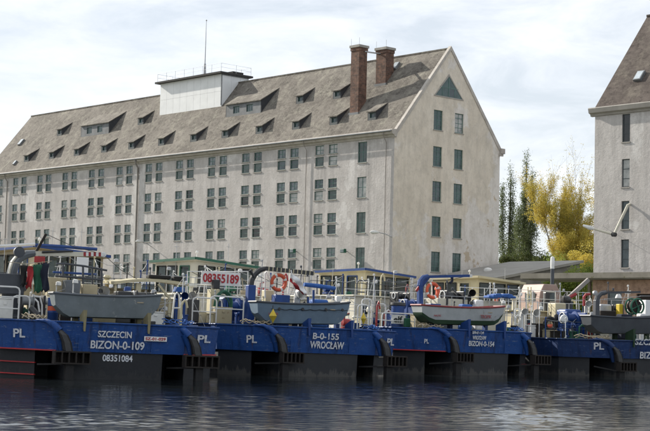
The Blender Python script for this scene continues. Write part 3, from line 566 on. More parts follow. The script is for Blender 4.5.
mb = MB(); mb.bb(-6.35, 13.6, -1.2, 3.9, 6.33 - Z0, 6.62 - Z0); mb.bb(-6.5, 13.7, -1.32, -1.0, 6.42 - Z0, 6.86 - Z0); mb.bb(-6.5, -6.3, -1.0, 3.8, 6.43 - Z0, 6.85 - Z0); cr_ = mb.build('canopy_roof', 'canopy_concrete', an)
mb = MB(); mb.bb(-6.2, 13.4, -.98, 3.7, 6.622 - Z0, 6.72 - Z0); mb.build('roof_felt', 'tar', cr_)
for x in (-6.0, -2.5):
    mb = MB(); mb.bb(x - .12, x + .12, 2.8, 3.04, -.05, 6.33 - Z0); mb.build('canopy_post', 'concrete', an)
mb = MB(); mb.tube([(9.0, -.02, 3.3), (9.0, -.4, 3.3)], .03, 6); mb.lathe([(.05, 0), (.14, -.1), (.16, -.28), (.0, -.3)], (9.0, -.4, 3.3)); mb.build('wall_light', 'sheet_metal', an)
# mono-pitch shed between the granaries
sx = 10.0
sd_ = thing('mono_pitch_shed', bw(sx, 3.9, Z0), 'grey mono-pitch shed roof between the two granaries in front of the trees', 'shed', BROT)
za, zb_, dv_ = 7.0 - Z0, 9.12 - Z0, 12.5
mb = MB(); P = []
for x in (-9.3, .25): P += [(x, -.35, za - .05), (x, dv_ + .3, zb_ + .05), (x, dv_ + .3, zb_ - .2), (x, -.35, za - .3)]
mb.add(P, [(0, 1, 2, 3), (7, 6, 5, 4), (0, 4, 5, 1), (1, 5, 6, 2), (2, 6, 7, 3), (3, 7, 4, 0)]); mb.build('roof', 'shed_roof', sd_)
mb = MB(); P = [(x, y, z) for x in (-9, 0) for y, z in ((0, -.3), (dv_, -.3), (dv_, zb_ - .2), (0, za - .3))]; mb.add(P, [(0, 1, 2, 3), (7, 6, 5, 4), (0, 4, 5, 1), (1, 5, 6, 2), (2, 6, 7, 3), (3, 7, 4, 0)]); mb.build('wall', 'quay_stone', sd_)
mb = MB(); mb.lathe([(.42, -.1), (.43, .12), (.3, .26), (.05, .33)], (-5.5, 5.0, za + .85)); mb.build('roof_vent', 'white_paint', sd_, True)
mb = MB(); mb.bb(.01, .05, 2.0, 5.2, -.1, 3.2); mb.build('door', 'dark_grey_paint', sd_)
# marker pole on the quay
pp = at(552, 300, 102); po = thing('marker_pole', (pp.x, pp.y, Z0), 'dark pole with white cap standing in front of the grey shed roof', 'pole')
mb = MB(); mb.tube([(0, 0, 0), (0, 0, 3.85)], .13, 12); mb.build('shaft', 'dark_grey_paint', po, True); mb = MB(); mb.lathe([(.135, 3.852), (.145, 4.55), (.11, 4.66), (.0, 4.7)], (0, 0, 0), 'Z', 12); mb.build('cap', 'white_paint', po, True)
# ------------------------------------------------------------------ trees
def leaf_mesh(pts, size, mat, name='crown', flat=0.6):
    pts = np.asarray(pts); n = len(pts)
    a = rng.normal(size=(n, 3)); a /= np.linalg.norm(a, axis=1)[:, None]; b_ = rng.normal(size=(n, 3)); b_ -= a * (a * b_).sum(1)[:, None]; b_ /= np.linalg.norm(b_, axis=1)[:, None]
    s_ = size * rng.uniform(.6, 1.4, (n, 1)); a *= s_; b_ *= s_ * flat
    V = np.stack([pts - a, pts - b_ * .8 + a * .1, pts + a, pts + b_], 1).reshape(-1, 3); F = np.arange(n * 4).reshape(-1, 4)
    me = bpy.data.meshes.new(name); me.from_pydata(V.tolist(), [], F.tolist()); me.update(); me.materials.append(MAT[mat]); return me
def grow(mb, tips, p, d, L, r, depth, spread, rise, kids=(3, 5), segs=4):
    pts = [p.copy()]; rs = [r]
    for i in range(segs):
        d = (d + Vector((random.gauss(0, .10), random.gauss(0, .10), random.gauss(rise, .06)))).normalized(); p = p + d * (L / segs); pts.append(p.copy()); rs.append(r * (1 - .62 * (i + 1) / segs))
        if depth <= 1: tips.append((p.copy(), d.copy()))
    mb.tube(pts, rs, 5 if depth > 1 else 3, False)
    if depth <= 0: return
    for k in range(random.randint(*kids)):
        f = random.uniform(.25, 1.0); i = min(int(f * segs), segs - 1); q = pts[i].lerp(pts[i + 1], f * segs - i)
        a = random.uniform(0, 2 * math.pi); side = d.orthogonal().normalized(); side.rotate(Matrix.Rotation(a, 3, d)); nd = (d * math.cos(spread) + side * math.sin(spread)).normalized()
        grow(mb, tips, q, nd, L * random.uniform(.45, .7), max(rs[i] * .55, .012), depth - 1, spread, rise, kids, segs)
def yellow_tree(px, Y, top_py, label):
    b0 = at(px, 300, Y); top = at(px, top_py, Y).z; H = top - Z0
    o = thing('yellow_autumn_tree', (b0.x, b0.y, Z0), label, 'tree'); mb = MB(); tips = []
    for k in range(9):
        a = k * 2.4; grow(mb, tips, Vector((0.12 * math.cos(a), .12 * math.sin(a), H * random.uniform(.06, .2))), Vector((.23 * math.cos(a) * random.uniform(.1, 1.15), .25 * math.sin(a), 1)).normalized(), H * random.uniform(.36, .58), .11, 3, R(23), .06, (5, 6))
    mb.tube([(0, 0, -.2), (.05, 0, H * .1), (.1, .05, H * .25)], [.45, .36, .26], 9); mb.build('trunk', 'bark', o)
    P = []
    for p, d in tips:
        fz = p.z / H; n = rng.poisson(max(3.0, 52 * max(0.0, 1.02 - fz) ** .55)) if random.random() < .66 else 1
        for _ in range(n): P.append(p + Vector((random.gauss(0, .24), random.gauss(0, .24), random.gauss(0, .2))))
    link('crown', leaf_mesh([tuple(q) for q in P], .085, 'leaf_yellow'), o)
    for ch in o.children: ch.scale = (.76, .7, .95)
    return o
def poplar(px, Y, top_py, rad, label, n=30000):
    b0 = at(px, 300, Y); top = at(px, top_py, Y).z; H = top - Z0
    o = thing('poplar_tree', (b0.x, b0.y, Z0), label, 'tree', group='tall poplars beside the long granary'); mb = MB()
    mb.tube([(0, 0, -.2), (0, 0, H * .5), (.1, 0, H * .96)], [.32, .2, .03], 8); P = []
    plumes = [(0, 0, .18, 1.0, 1.0)] + [(random.uniform(-1, 1) * rad * .95, random.uniform(-1, 1) * rad * .7, random.uniform(.12, .3), random.uniform(.62, .97), random.uniform(.75, 1.1)) for _ in range(7)]
    for (dx, dy, f0, f1, sc) in plumes:
        mb.tube([(0, 0, H * f0 * .7), (dx * .7, dy * .7, H * (f0 + .12)), (dx, dy, H * f1 * .97)], [.1, .07, .012], 5, False)
        nb = 26
        for k in range(nb):
            f = f0 + (f1 - f0) * (k + random.random()) / nb; a = random.uniform(0, 6.28); g_ = (f - f0) / (f1 - f0)
            rr = rad * .66 * sc * (math.sin(min(1, g_ * 1.25 + .12) * math.pi) ** .6 * .8 + .12) * random.uniform(.4, 1.3)
            e = Vector((dx * min(1, g_ * 2) + rr * math.cos(a), dy * min(1, g_ * 2) + rr * math.sin(a), min(H * f + rr * 2.2, H * f1))); s0 = Vector((dx * min(1, g_ * 2), dy * min(1, g_ * 2), H * f - .2))
            for _ in range(n // (nb * len(plumes))):
                t = random.uniform(.1, 1.1); w = .25; P.append(tuple(s0.lerp(e, t) + Vector((random.gauss(0, w), random.gauss(0, w), random.gauss(0, w * 1.5)))))
    mb.build('trunk', 'bark', o); link('crown', leaf_mesh(P, .085, 'leaf_poplar'), o); return o
def bush(name, px, Y, top_py, rx, mat, label, n=16000, leaf=.095, base=None, group=None):
    b0 = at(px, 300, Y); H = at(px, top_py, Y).z - Z0; o = thing(name, (b0.x, b0.y, Z0), label, 'shrub' if H < 5 else 'tree', group=group); mb = MB(); P = []
    lumps = [(random.uniform(-rx, rx) * .75, random.uniform(-rx, rx) * .6, random.uniform(.3, .82) * H, random.uniform(.22, .42) * min(rx, H * .6)) for _ in range(15)]
    lumps[0] = (0, 0, H * .82, H * .18)
    for x, y, z, r_ in lumps:
        mb.tube([(x * .15, y * .15, -.1), (x * .5, y * .5, z * .5), (x, y, z)], [.1, .06, .015], 5, False)
        for _ in range(n // 15):
            v_ = Vector((random.gauss(0, 1), random.gauss(0, 1), random.gauss(0, 1))).normalized() * r_ * random.uniform(.55, 1.12); P.append((x + v_.x, y + v_.y, max(.05, z + v_.z * .9)))
    mb.build('stem', 'bark', o); link('crown', leaf_mesh(P, leaf, mat), o); return o
poplar(524, 198, 153, 1.75, 'taller dense green poplar left of the yellow tree')
poplar(508.5, 202, 166, 1.2, 'slimmer green poplar nearest the long granary gable', 19000)
yellow_tree(565, 188, 166, 'large bushy tree with golden autumn leaves and bare upper twigs')
bush('bush', 512, 192, 236, 3.2, 'leaf_dark', 'dark green bush below the two poplars')
bush('bush', 535, 200, 246, 3.0, 'leaf_dark', 'dark olive bush between poplars and yellow tree behind the shed')
bush('bush', 590, 176, 238, 2.6, 'leaf_yellow', 'small yellowing bush against the right granary corner', 12000, .08)
bush('bush', 577, 139, 264, 2.6, 'leaf_green', 'bright green bush behind the flat canopy roof and marker pole', 15000, .08)
bush('bush', 563, 141, 272, 2.2, 'leaf_green', 'lower bright green bush at the end wall of the grey shed', 12000, .08)
bush('bush', 590, 141, 260, 1.7, 'leaf_green', 'narrow bright green bush touching the left corner of the right granary', 11000, .08)
bush('bush', 555, 176, 250, 2.6, 'leaf_green', 'yellow-green bush at the foot of the golden tree', 12000, .08)
bush('bush', 545, 196, 250, 3.4, 'leaf_dark', 'wide dark green bush under the golden tree')
for i, (px, Y, ty) in enumerate(((575, 230, 246), (605, 240, 240), (520, 240, 248))): bush('far_tree', px, Y, ty, 7, 'leaf_dark', ('round dark tree far behind the yellow tree', 'round dark tree hidden mostly behind the right granary', 'round dark tree far behind the poplars')[i], 5000, .3)
# ------------------------------------------------------------------ parked vans on the quay
def van(px, Y, rz, mat, label, L=4.4, H=1.85, wid=1.75):
    b0 = at(px, 300, Y); o = thing('parked_van', (b0.x, b0.y, Z0 + .03), label, 'van', rz, group='vans parked on the quay')
    pr_ = [(-L / 2, .45), (-L / 2 + .03, .95), (-L / 2 + .18, H - .1), (-L / 2 + .5, H), (L * .12, H), (L * .3, 1.08), (L / 2 - .1, .92), (L / 2, .6), (L / 2, .38), (-L / 2, .32)]
    mb = MB(); P = []; n = len(pr_)
    for y, k in ((-wid / 2, 1), (wid / 2, 1)): P += [(x, y * (1 - .10 * max(0, (z - .95) / .9)), z) for x, z in pr_]
    mb.add(P, [tuple(range(n)), tuple(range(n, 2 * n))[::-1]] + [(i, n + i, n + (i + 1) % n, (i + 1) % n) for i in range(n)]); body = mb.build('body', mat, o, bevel=.06)
    for s_ in (-1, 1):
        for (a, b_, c, d_) in ((-L / 2 + .3, -L * .2, -L * .22, -L / 2 + .38), (-L * .18, L * .07, L * .06, -L * .18), (L * .1, L * .27, L * .11, L * .1)):
            y0 = s_ * (wid / 2 + .012); y1 = s_ * (wid / 2 * .925 + .012); mb = MB(); mb.add([(a, y0, 1.02), (b_, y0, 1.02), (c, y1, H - .2), (d_, y1, H - .2), (a, y0 - s_ * .05, 1.02), (b_, y0 - s_ * .05, 1.02), (c, y1 - s_ * .05, H - .2), (d_, y1 - s_ * .05, H - .2)], [(0, 1, 2, 3), (4, 7, 6, 5), (0, 4, 5, 1), (1, 5, 6, 2), (2, 6, 7, 3), (3, 7, 4, 0)]); mb.build('side_window', 'pane_dark', o)
        for x in (-L * .31, L * .32):
            mb = MB(); mb.lathe([(.1, -.11), (.3, -.11), (.32, -.06), (.32, .06), (.3, .11), (.1, .11)], (x, s_ * (wid / 2 - .1), .32), 'Y', 16); wl_ = mb.build('wheel', 'rubber', o)
            mb = MB(); mb.lathe([(.0, -.01), (.19, .0), (.19, .02), (.0, .03)], (x, s_ * (wid / 2 + .012), .32), 'Y', 12); mb.build('rim', 'galvanised', wl_)
        mb = MB(); mb.bb(-L / 2 - .02, -L / 2 + .05, s_ * wid * .42 - .08, s_ * wid * .42 + .08, .8, 1.15); mb.build('tail_light', 'red_paint', o)
        mb = MB(); mb.bb(L / 2 - .12, L / 2 + .01, s_ * wid * .36 - .14, s_ * wid * .36 + .14, .62, .78); mb.build('headlight', 'skylight_glass', o)
    mb = MB(); mb.add([(L * .135, -wid * .42, H - .06), (L * .135, wid * .42, H - .06), (L * .3 + .015, wid * .44, 1.1), (L * .3 + .015, -wid * .44, 1.1)], [(0, 1, 2, 3)]); mb.build('windscreen', 'pane_dark', o)
    return o
van(122, 84, R(200), 'car_white', 'white van parked on the quay behind the beige awning of the leftmost tug')
van(166, 90, R(25), 'car_silver', 'silver van parked on the quay left of the ivory wheelhouse')
# ------------------------------------------------------------------ tug boats
class Boat:
    """a moored push tug seen from its stern; local x = starboard, y = forward (away from the river), z = up from the water"""
    def __init__(s, c, theta, list_deg, label, w=2.35, deck=2.0, band=0.95, hull='hull_black', blue='blue_hull', red_left=False, red_right=False, strakes=False, box=(.25, 1.2)):
        s.deck = deck
        s.o = thing('push_tug', (c[0], c[1], 0), label, 'tugboat', rot=(0, R(list_deg), R(theta)), group='push tugs moored side by side')
        s.th = R(theta); bpy.context.view_layer.update()
        s.M = Matrix.Translation((c[0], c[1], 0)) @ Euler((0, R(list_deg), R(theta))).to_matrix().to_4x4(); s.Mi = s.M.inverted()
        hb = w + 1.8; f = .10
        pl = lambda i: [(-hb + i, 1.8 + i * .4), (-w + i * .4, i), (w - i * .4, i), (hb - i, 1.8 + i * .4), (hb - i, 15), (2.9 - i, 19.2), (-2.9 + i, 19.2), (-hb + i, 15)]
        MB().prism(pl(f), band, deck, pl(0)).build('bulwark_band', blue, s.o)
        MB().prism(pl(.14), deck - .08, deck + .012).build('deck', 'deck', s.o)
        # thin rubbing edge along the deck
        p = pl(-.012); mb = MB(); mb.tube([(x, y, deck - .03) for x, y in p] + [(p[0][0], p[0][1], deck - .03)], .035, 6); mb.build('deck_edge', blue, s.o)
        for xx in (-1.55, -.2, 1.1): MB().box((xx, .048, (deck + band) / 2), (.022, .02, deck - band - .05)).build('weld_seam', blue, s.o).rotation_euler.x = math.atan(-f / (deck - band)) * 0
        a = .16; k = w - .35; kk = w + .55; k2 = w - .8; kk2 = w + .12
        low = [(-hb + .2, 1.95), (-kk, 1.95 - (hb - .2 - kk)), (-kk, 3.0), (-k, 3.0), (-k, a), (k2, a), (k2, 3.0), (kk2, 3.0), (kk2, 1.95 - (hb - .2 - kk2)), (hb - .2, 1.95), (hb - .2, 15), (2.7, 19), (-2.7, 19), (-hb + .2, 15)]
        low2 = [(x * .985, y + .06) for x, y in low]
        MB().prism(low2, -.9, band + .002, low).build('hull', hull, s.o)
        def facet_line(side, z, mat, nm, h=.06, out=.03):
            x0, y0, x1, y1 = -hb + .2, 1.95, -kk, 1.95 - (hb - .2 - kk)
            q = [Vector((side * x0, y0, z)), Vector((side * x1, y1, z))]; d = Vector((-side * .707, -.707, 0)) * -1; d = Vector((side * .707 * -1 * -1, -.707, 0)) if side > 0 else Vector((-.707, -.707, 0))
            mb = MB(); mb.beam(q[0] + d * out, q[1] + d * out, .09, h); mb.build(nm, mat, s.o)
        if red_left:
            mb = MB(); mb.beam((-hb + .08, 1.78, band + .01), (-w + .02, .07, band + .01), .06, .045); mb.build('red_stripe', 'red_line', s.o); facet_line(-1, .52, 'red_line', 'red_stripe', .035)
        if red_right:
            mb = MB(); mb.beam((hb - .08, 1.78, band + .01), (w - .02, .07, band + .01), .06, .045); mb.build('red_stripe', 'red_line', s.o)
            for z in (.5, .08): facet_line(1, z, 'red_line', 'red_stripe', .035)
        if strakes:
            for z in (.88, .48, .08): facet_line(-1, z, 'pale_strake', 'rubbing_strake', .06, .06)
        # stern fenders: curved arm, rubber face, rusty step box and post
        for x0 in (-w, w):
            # blue fairing that swells out of the bulwark, then a dark channel running down to the step box
            pth = [(x0 - .62, .62, deck - .0), (x0 - .34, .22, deck - .02), (x0 - .1, .0, deck - .16), (x0 + .08, -.1, deck - .36)]
            mb = MB(); mb.tube(pth, [.03, .07, .12, .14], 10); mb.tube([(x0 - .04, .02, deck - .3), (x0 + .12, .02, deck - .7), (x0 + .2, .03, deck - 1.06)], [.16, .12, .08], 10); mb.build('fender_fairing', blue, s.o, True)
            fp = [Vector((x0 + .06, -.16, deck - .33)), Vector((x0 + .2, -.27, deck - .5)), Vector((x0 + .31, -.3, deck - .75)), Vector((x0 + .38, -.31, deck - 1.06))]
            mb = MB(); mb.add([v + o_ for v, wd in zip(fp, (.1, .15, .16, .16)) for o_ in (Vector((-wd, 0, .04)), Vector((wd, -.02, 0)), Vector((wd, .3, 0)), Vector((-wd, .3, .04)))], [(4 * i + a, 4 * i + (a + 1) % 4, 4 * i + 4 + (a + 1) % 4, 4 * i + 4 + a) for i in range(3) for a in range(4)] + [(0, 1, 2, 3), (15, 14, 13, 12)])
            mb.build('fender_channel', 'rubber', s.o)
            mb = MB(); mb.add([v + o_ for v, wd in zip(fp, (.05, .09, .1, .1)) for o_ in (Vector((-wd, -.015, .02)), Vector((wd, -.035, 0)), Vector((wd, .0, 0)), Vector((-wd, .02, .02)))], [(4 * i + a, 4 * i + (a + 1) % 4, 4 * i + 4 + (a + 1) % 4, 4 * i + 4 + a) for i in range(3) for a in range(4)] + [(0, 1, 2, 3), (15, 14, 13, 12)])
            mb.build('fender_rubber', 'black_steel', s.o)
            bx0, bx1, z0, z1 = x0 + box[0], x0 + box[1], deck - 1.49, deck - 1.04
            mb = MB(); mb.bb(bx0, bx1, -.5, -.12, z1 - .05, z1); mb.bb(bx0, bx1, -.5, -.12, z0, z0 + .05); mb.bb(bx0, bx1, -.16, -.12, z0 + .05, z1 - .05)
            for i in range(6): xx = bx0 + .03 + (bx1 - bx0 - .06) * i / 5; mb.bb(xx - .024, xx + .024, -.5, -.165, z0 + .048, z1 - .048)
            mb.build('step_box', 'rust', s.o)
            mb = MB(); mb.bb(x0 + .3, x0 + .58, -.38, -.1, -.6, z0 - .001); mb.beam((x0 + .35, -.24, z0), (x0 - .5, .6, .45), .06, .06); mb.build('fender_post', 'rubber', s.o)
    def J(s, px, py, ly):
        """the local point that the photograph shows at (px, py), ly metres forward of the stern"""
        o = s.Mi @ CAM; d = s.Mi.to_3x3() @ ray(px, py); t = (ly - o.y) / d.y; return o + d * t
    def S(s, n, ly):     # metres per photo pixel at that depth
        return (s.M @ Vector((0, ly, 0)) - CAM).dot(fw) / FPX * n
    def W(s, p): return s.M @ Vector(p)
    def text(s, body, px, py, wpx, hpx, mat='letter_white', name='lettering', ly=0, face='mid', lean=5.4, stretch=1.0, out=.03):
        if face == 'mid': p = s.J(px, py, ly); rz = 0; cosf = math.cos(s.th)
        else:
            o = s.Mi @ CAM; d = s.Mi.to_3x3() @ ray(px, py); sg = -1 if face == 'left' else 1
            n_ = Vector((sg * .7071, -.7071, 0)); p0 = Vector((sg * 2.35, 0, 0)); t = (p0 - o).dot(n_) / d.dot(n_); p = o + d * t; rz = R(45) * sg; cosf = math.cos(s.th + rz)
        me = text_mesh(body, s.S(wpx, 0) / cosf, s.S(hpx, 0), mat)
        ob = link(name, me, s.o); zz = (s.deck - p.z) * math.tan(R(lean)); n_ = Vector((math.sin(rz), -math.cos(rz), 0)); ob.location = Vector(p) + n_ * (out - zz)
        ob.rotation_euler = Euler((R(90 + lean), 0, rz)); return ob
    def deckhouse(s, x0, x1, y0, y1, z1, mat, wins=3, name='deckhouse'):
        z0 = s.deck; mb = MB(); wd = x1 - x0; ops_ = [(wd * (i + .3) / wins, wd * (i + .3) / wins + .42, z1 - z0 - .85, z1 - z0 - .42) for i in range(wins)]
        wall_panel(mb, (x0, y0, z0), (1, 0, 0), (0, -1, 0), wd, 0, z1 - z0, ops_, .06); wall_panel(mb, (x0, y1, z0), (0, -1, 0), (-1, 0, 0), y1 - y0, 0, z1 - z0, [(1 + 2 * i, 1.5 + 2 * i, z1 - z0 - .9, z1 - z0 - .45) for i in range(int((y1 - y0 - 1) / 2))], .06)
        mb.add([(x1, y0, z0), (x1, y1, z0), (x1, y1, z1), (x1, y0, z1)], [(0, 1, 2, 3)]); mb.add([(x0, y1, z0), (x1, y1, z0), (x1, y1, z1), (x0, y1, z1)], [(0, 1, 2, 3)])
        h = mb.build(name, mat, s.o); mb = MB(); mb.bb(x0 - .12, x1 + .12, y0 - .12, y1 + .12, z1 + .001, z1 + .07); mb.build('deckhouse_roof', mat, h, bevel=.02)
        for a, b_, c, d_ in ops_: mb = MB(); mb.bb(x0 + a, x0 + b_, y0 + .04, y0 + .055, z0 + c, z0 + d_); mb.build('window', 'pane_dark', h)
        return h
    def wheelhouse(s, pxc, pyc, ly, yaw, wl_, wr_, h, body, trim, nl=2, nr=3, glaze='cabin_glass', drop=.22, door=True, sill=.85, head=.28):
        """cabin whose nearest corner is at (pxc, pyc); yaw = world heading of its right-hand face"""
        p = s.J(pxc, pyc, ly); a = R(yaw) - s.th; o = bpy.data.objects.new('wheelhouse', None); COL.objects.link(o); o.parent = s.o; o.location = (p.x, p.y, p.z - h); o.rotation_euler.z = a
        mb = MB(); hh = h - drop * .5
        def face(org, ux, nr_, wd, n, dr):
            ops_ = []
            if dr: ops_.append((wd * .62, wd * .62 + .75, .12, hh - head)); wd2 = wd * .55; off = .15
            else: wd2 = wd - .15; off = .15
            st = wd2 / n
            for i in range(n): ops_.append((off + st * i, off + st * (i + 1) - .16, sill, hh - head))
            wall_panel(mb, org, ux, nr_, wd, 0, hh, ops_, .05); return [(Vector(org), Vector(ux), Vector(nr_), q) for q in ops_]
        fs = face((0, wl_, 0), (0, -1, 0), (-1, 0, 0), wl_, nl, door) + face((0, 0, 0), (1, 0, 0), (0, -1, 0), wr_, nr, False) + face((wr_, 0, 0), (0, 1, 0), (1, 0, 0), wl_, nl, False) + face((wr_, wl_, 0), (-1, 0, 0), (0, 1, 0), wr_, nr, False)
        me = mb.mesh('wheelhouse', body); o2 = o; 
        wh_ = link('wheelhouse', me, s.o); wh_.location = o.location; wh_.rotation_euler = o.rotation_euler; bpy.data.objects.remove(o)
        for org, ux, nr_, (u0, u1, z0, z1) in fs:
            P = [org + ux * u + Vector((0, 0, z)) - nr_ * d for d in (.03, .04) for u, z in ((u0, z0), (u1, z0), (u1, z1), (u0, z1))]
            mb = MB(); mb.add(P, [(0, 1, 2, 3), (7, 6, 5, 4), (0, 4, 5, 1), (1, 5, 6, 2), (2, 6, 7, 3), (3, 7, 4, 0)]); mb.build('window_pane', glaze, wh_)
            mb = MB(); q = [org + ux * u + Vector((0, 0, z)) + nr_ * .012 for u, z in ((u0, z0), (u1, z0), (u1, z1), (u0, z1))]
            for i in range(4): mb.beam(q[i], q[(i + 1) % 4], .045, .045)
            mb.build('door_frame' if z0 < .3 else 'window_frame', trim if z0 < .3 else 'rubber', wh_)
        ov = .22; z = [h, h - drop, h - drop * 1.35, h - drop * .6]; cs = [(-ov, -ov), (wr_ + ov, -ov), (wr_ + ov, wl_ + ov), (-ov, wl_ + ov)]
        mb = MB(); mb.add([(x, y, zz - .13) for (x, y), zz in zip(cs, z)] + [(x, y, zz) for (x, y), zz in zip(cs, z)], [(3, 2, 1, 0), (4, 5, 6, 7)] + [(i, (i + 1) % 4, 4 + (i + 1) % 4, 4 + i) for i in range(4)]); rf = mb.build('roof', body, wh_)
        mb = MB()
        for i in range(4): j = (i + 1) % 4; mb.beam((*cs[i], z[i] - .04), (*cs[j], z[j] - .04), .07, .12)
        mb.build('roof_edge', trim, wh_)
        mb = MB(); mb.bb(wr_ * .3, wr_ * .72, wl_ * .35, wl_ * .6, .02, .95); mb.build('control_console', 'dark_grey_paint', wh_)
        mb = MB(); mb.tube([(wr_ * .35, wl_ * .5, h - .1), (wr_ * .35, wl_ * .5, h + .32)], .02, 6); mb.lathe([(.03, 0), (.07, .02), (.07, .1), (.02, .14)], (wr_ * .35, wl_ * .5, h + .3)); mb.build('navigation_light', 'white_paint', wh_)
        return wh_
    def tube(s, name, mat, pts, r, smooth=True, n=7):
        """pts: (px, py, ly) tuples"""
        mb = MB(); mb.tube([s.J(*p) for p in pts], r, n); return mb.build(name, mat, s.o, smooth)
    def tubes(s, name, mat, lists, r, n=6):
        mb = MB()
        for l in lists: mb.tube([s.J(*p) for p in l], r, n)
        return mb.build(name, mat, s.o, True)
    def box(s, name, mat, px0, px1, py0, py1, ly, dep=.5, bevel=.02, parent=None, to_deck=False):
        a = s.J(px0, py0, ly); b_ = s.J(px1, py1, ly); z0 = s.deck + .013 if to_deck else min(a.z, b_.z); mb = MB(); mb.bb(min(a.x, b_.x), max(a.x, b_.x), ly, ly + dep, z0, max(a.z, b_.z)); return mb.build(name, mat, parent or s.o, False, bevel)
    def hoop(s, x0, x1, ytop, ly, mids=(), mat='white_paint', r=.032, name='railing', ly2=None):
        """an inverted-U pipe rail standing on the deck, with cross rails"""
        ly2 = ly if ly2 is None else ly2; a = s.J(x0, ytop, ly); b_ = s.J(x1, ytop, ly2); zt = (a.z + b_.z) / 2; c = min(.14, abs(b_.x - a.x) * .25); d = Vector((b_.x - a.x, b_.y - a.y, 0)).normalized() * c; zd = s.deck
        mb = MB(); mb.tube([(a.x, a.y, zd), (a.x, a.y, zt - c), (a.x + d.x * .3, a.y + d.y * .3, zt - c * .3), (a.x + d.x, a.y + d.y, zt), (b_.x - d.x, b_.y - d.y, zt), (b_.x - d.x * .3, b_.y - d.y * .3, zt - c * .3), (b_.x, b_.y, zt - c), (b_.x, b_.y, zd)], r, 7)
        for f in mids: z = zd + (zt - zd) * f; mb.tube([(a.x, a.y, z), (b_.x, b_.y, z)], r * .8, 6)
        return mb.build(name, mat, s.o, True)
    def winch(s, px, py, ly, size, mat, drum='black_steel', name='winch'):
        p = s.J(px, py, ly); z = s.deck + .013; w = size; mb = MB()
        mb.bb(p.x - w, p.x + w, ly - .4, ly + .5, z, z + .12); mb.bb(p.x - w, p.x - w * .82, ly - .35, ly + .4, z + .12, p.z + w * .45); mb.bb(p.x + w * .82, p.x + w, ly - .35, ly + .4, z + .12, p.z + w * .45); mb.bb(p.x + w * .3, p.x + w * .78, ly + .0, ly + .45, z + .12, p.z + w * .3)
        o = mb.build(name, mat, s.o, False, .02)
        q = w * .55; mb = MB(); mb.lathe([(q * .2, -w * .8), (q, -w * .78), (q, -w * .7), (q * .62, -w * .68), (q * .62, w * .1), (q, w * .12), (q, w * .2), (q * .2, w * .22)], p, 'X', 16); mb.build('drum', drum, o, True)
        mb = MB(); mb.lathe([(q * .4, -.12), (q * .4, .06), (q * .25, .1), (.05, .12)], (p.x + w * 1.1, ly, p.z), 'X', 12); mb.build('warping_head', 'galvanised', o, True)
        mb = MB(); mb.torus((p.x - w * 1.05, ly, p.z), q * .75, .03, 'X', 18, 6); mb.build('hand_wheel', 'white_paint', o, True)
        return o
    def bollard(s, px, ly, h=.5, r=.12, mat='black_steel', py=320):
        p = s.J(px, py, ly); mb = MB(); z = s.deck + .013; mb.lathe([(r * 1.5, 0), (r * 1.5, .05), (r, .06), (r, h - .08), (r * 1.3, h - .06), (r * 1.3, h), (0, h + .01)], (p.x, ly, z), 'Z', 12); return mb.build('bollard', mat, s.o, True)
    def vent(s, px, py, ly, r, mat, face=-1):
        p = s.J(px, py, ly); z = s.deck + .013; mb = MB(); mb.tube([(p.x, ly, z), (p.x, ly, p.z - r), (p.x, ly - .05, p.z - r * .3), (p.x, ly - r * 1.2, p.z + r * .1), (p.x + face * r * .3, ly - r * 2.0, p.z)], [r * .6, r * .6, r * .7, r * 1.0, r * 1.15], 12, False); return mb.build('cowl_vent', mat, s.o, True)
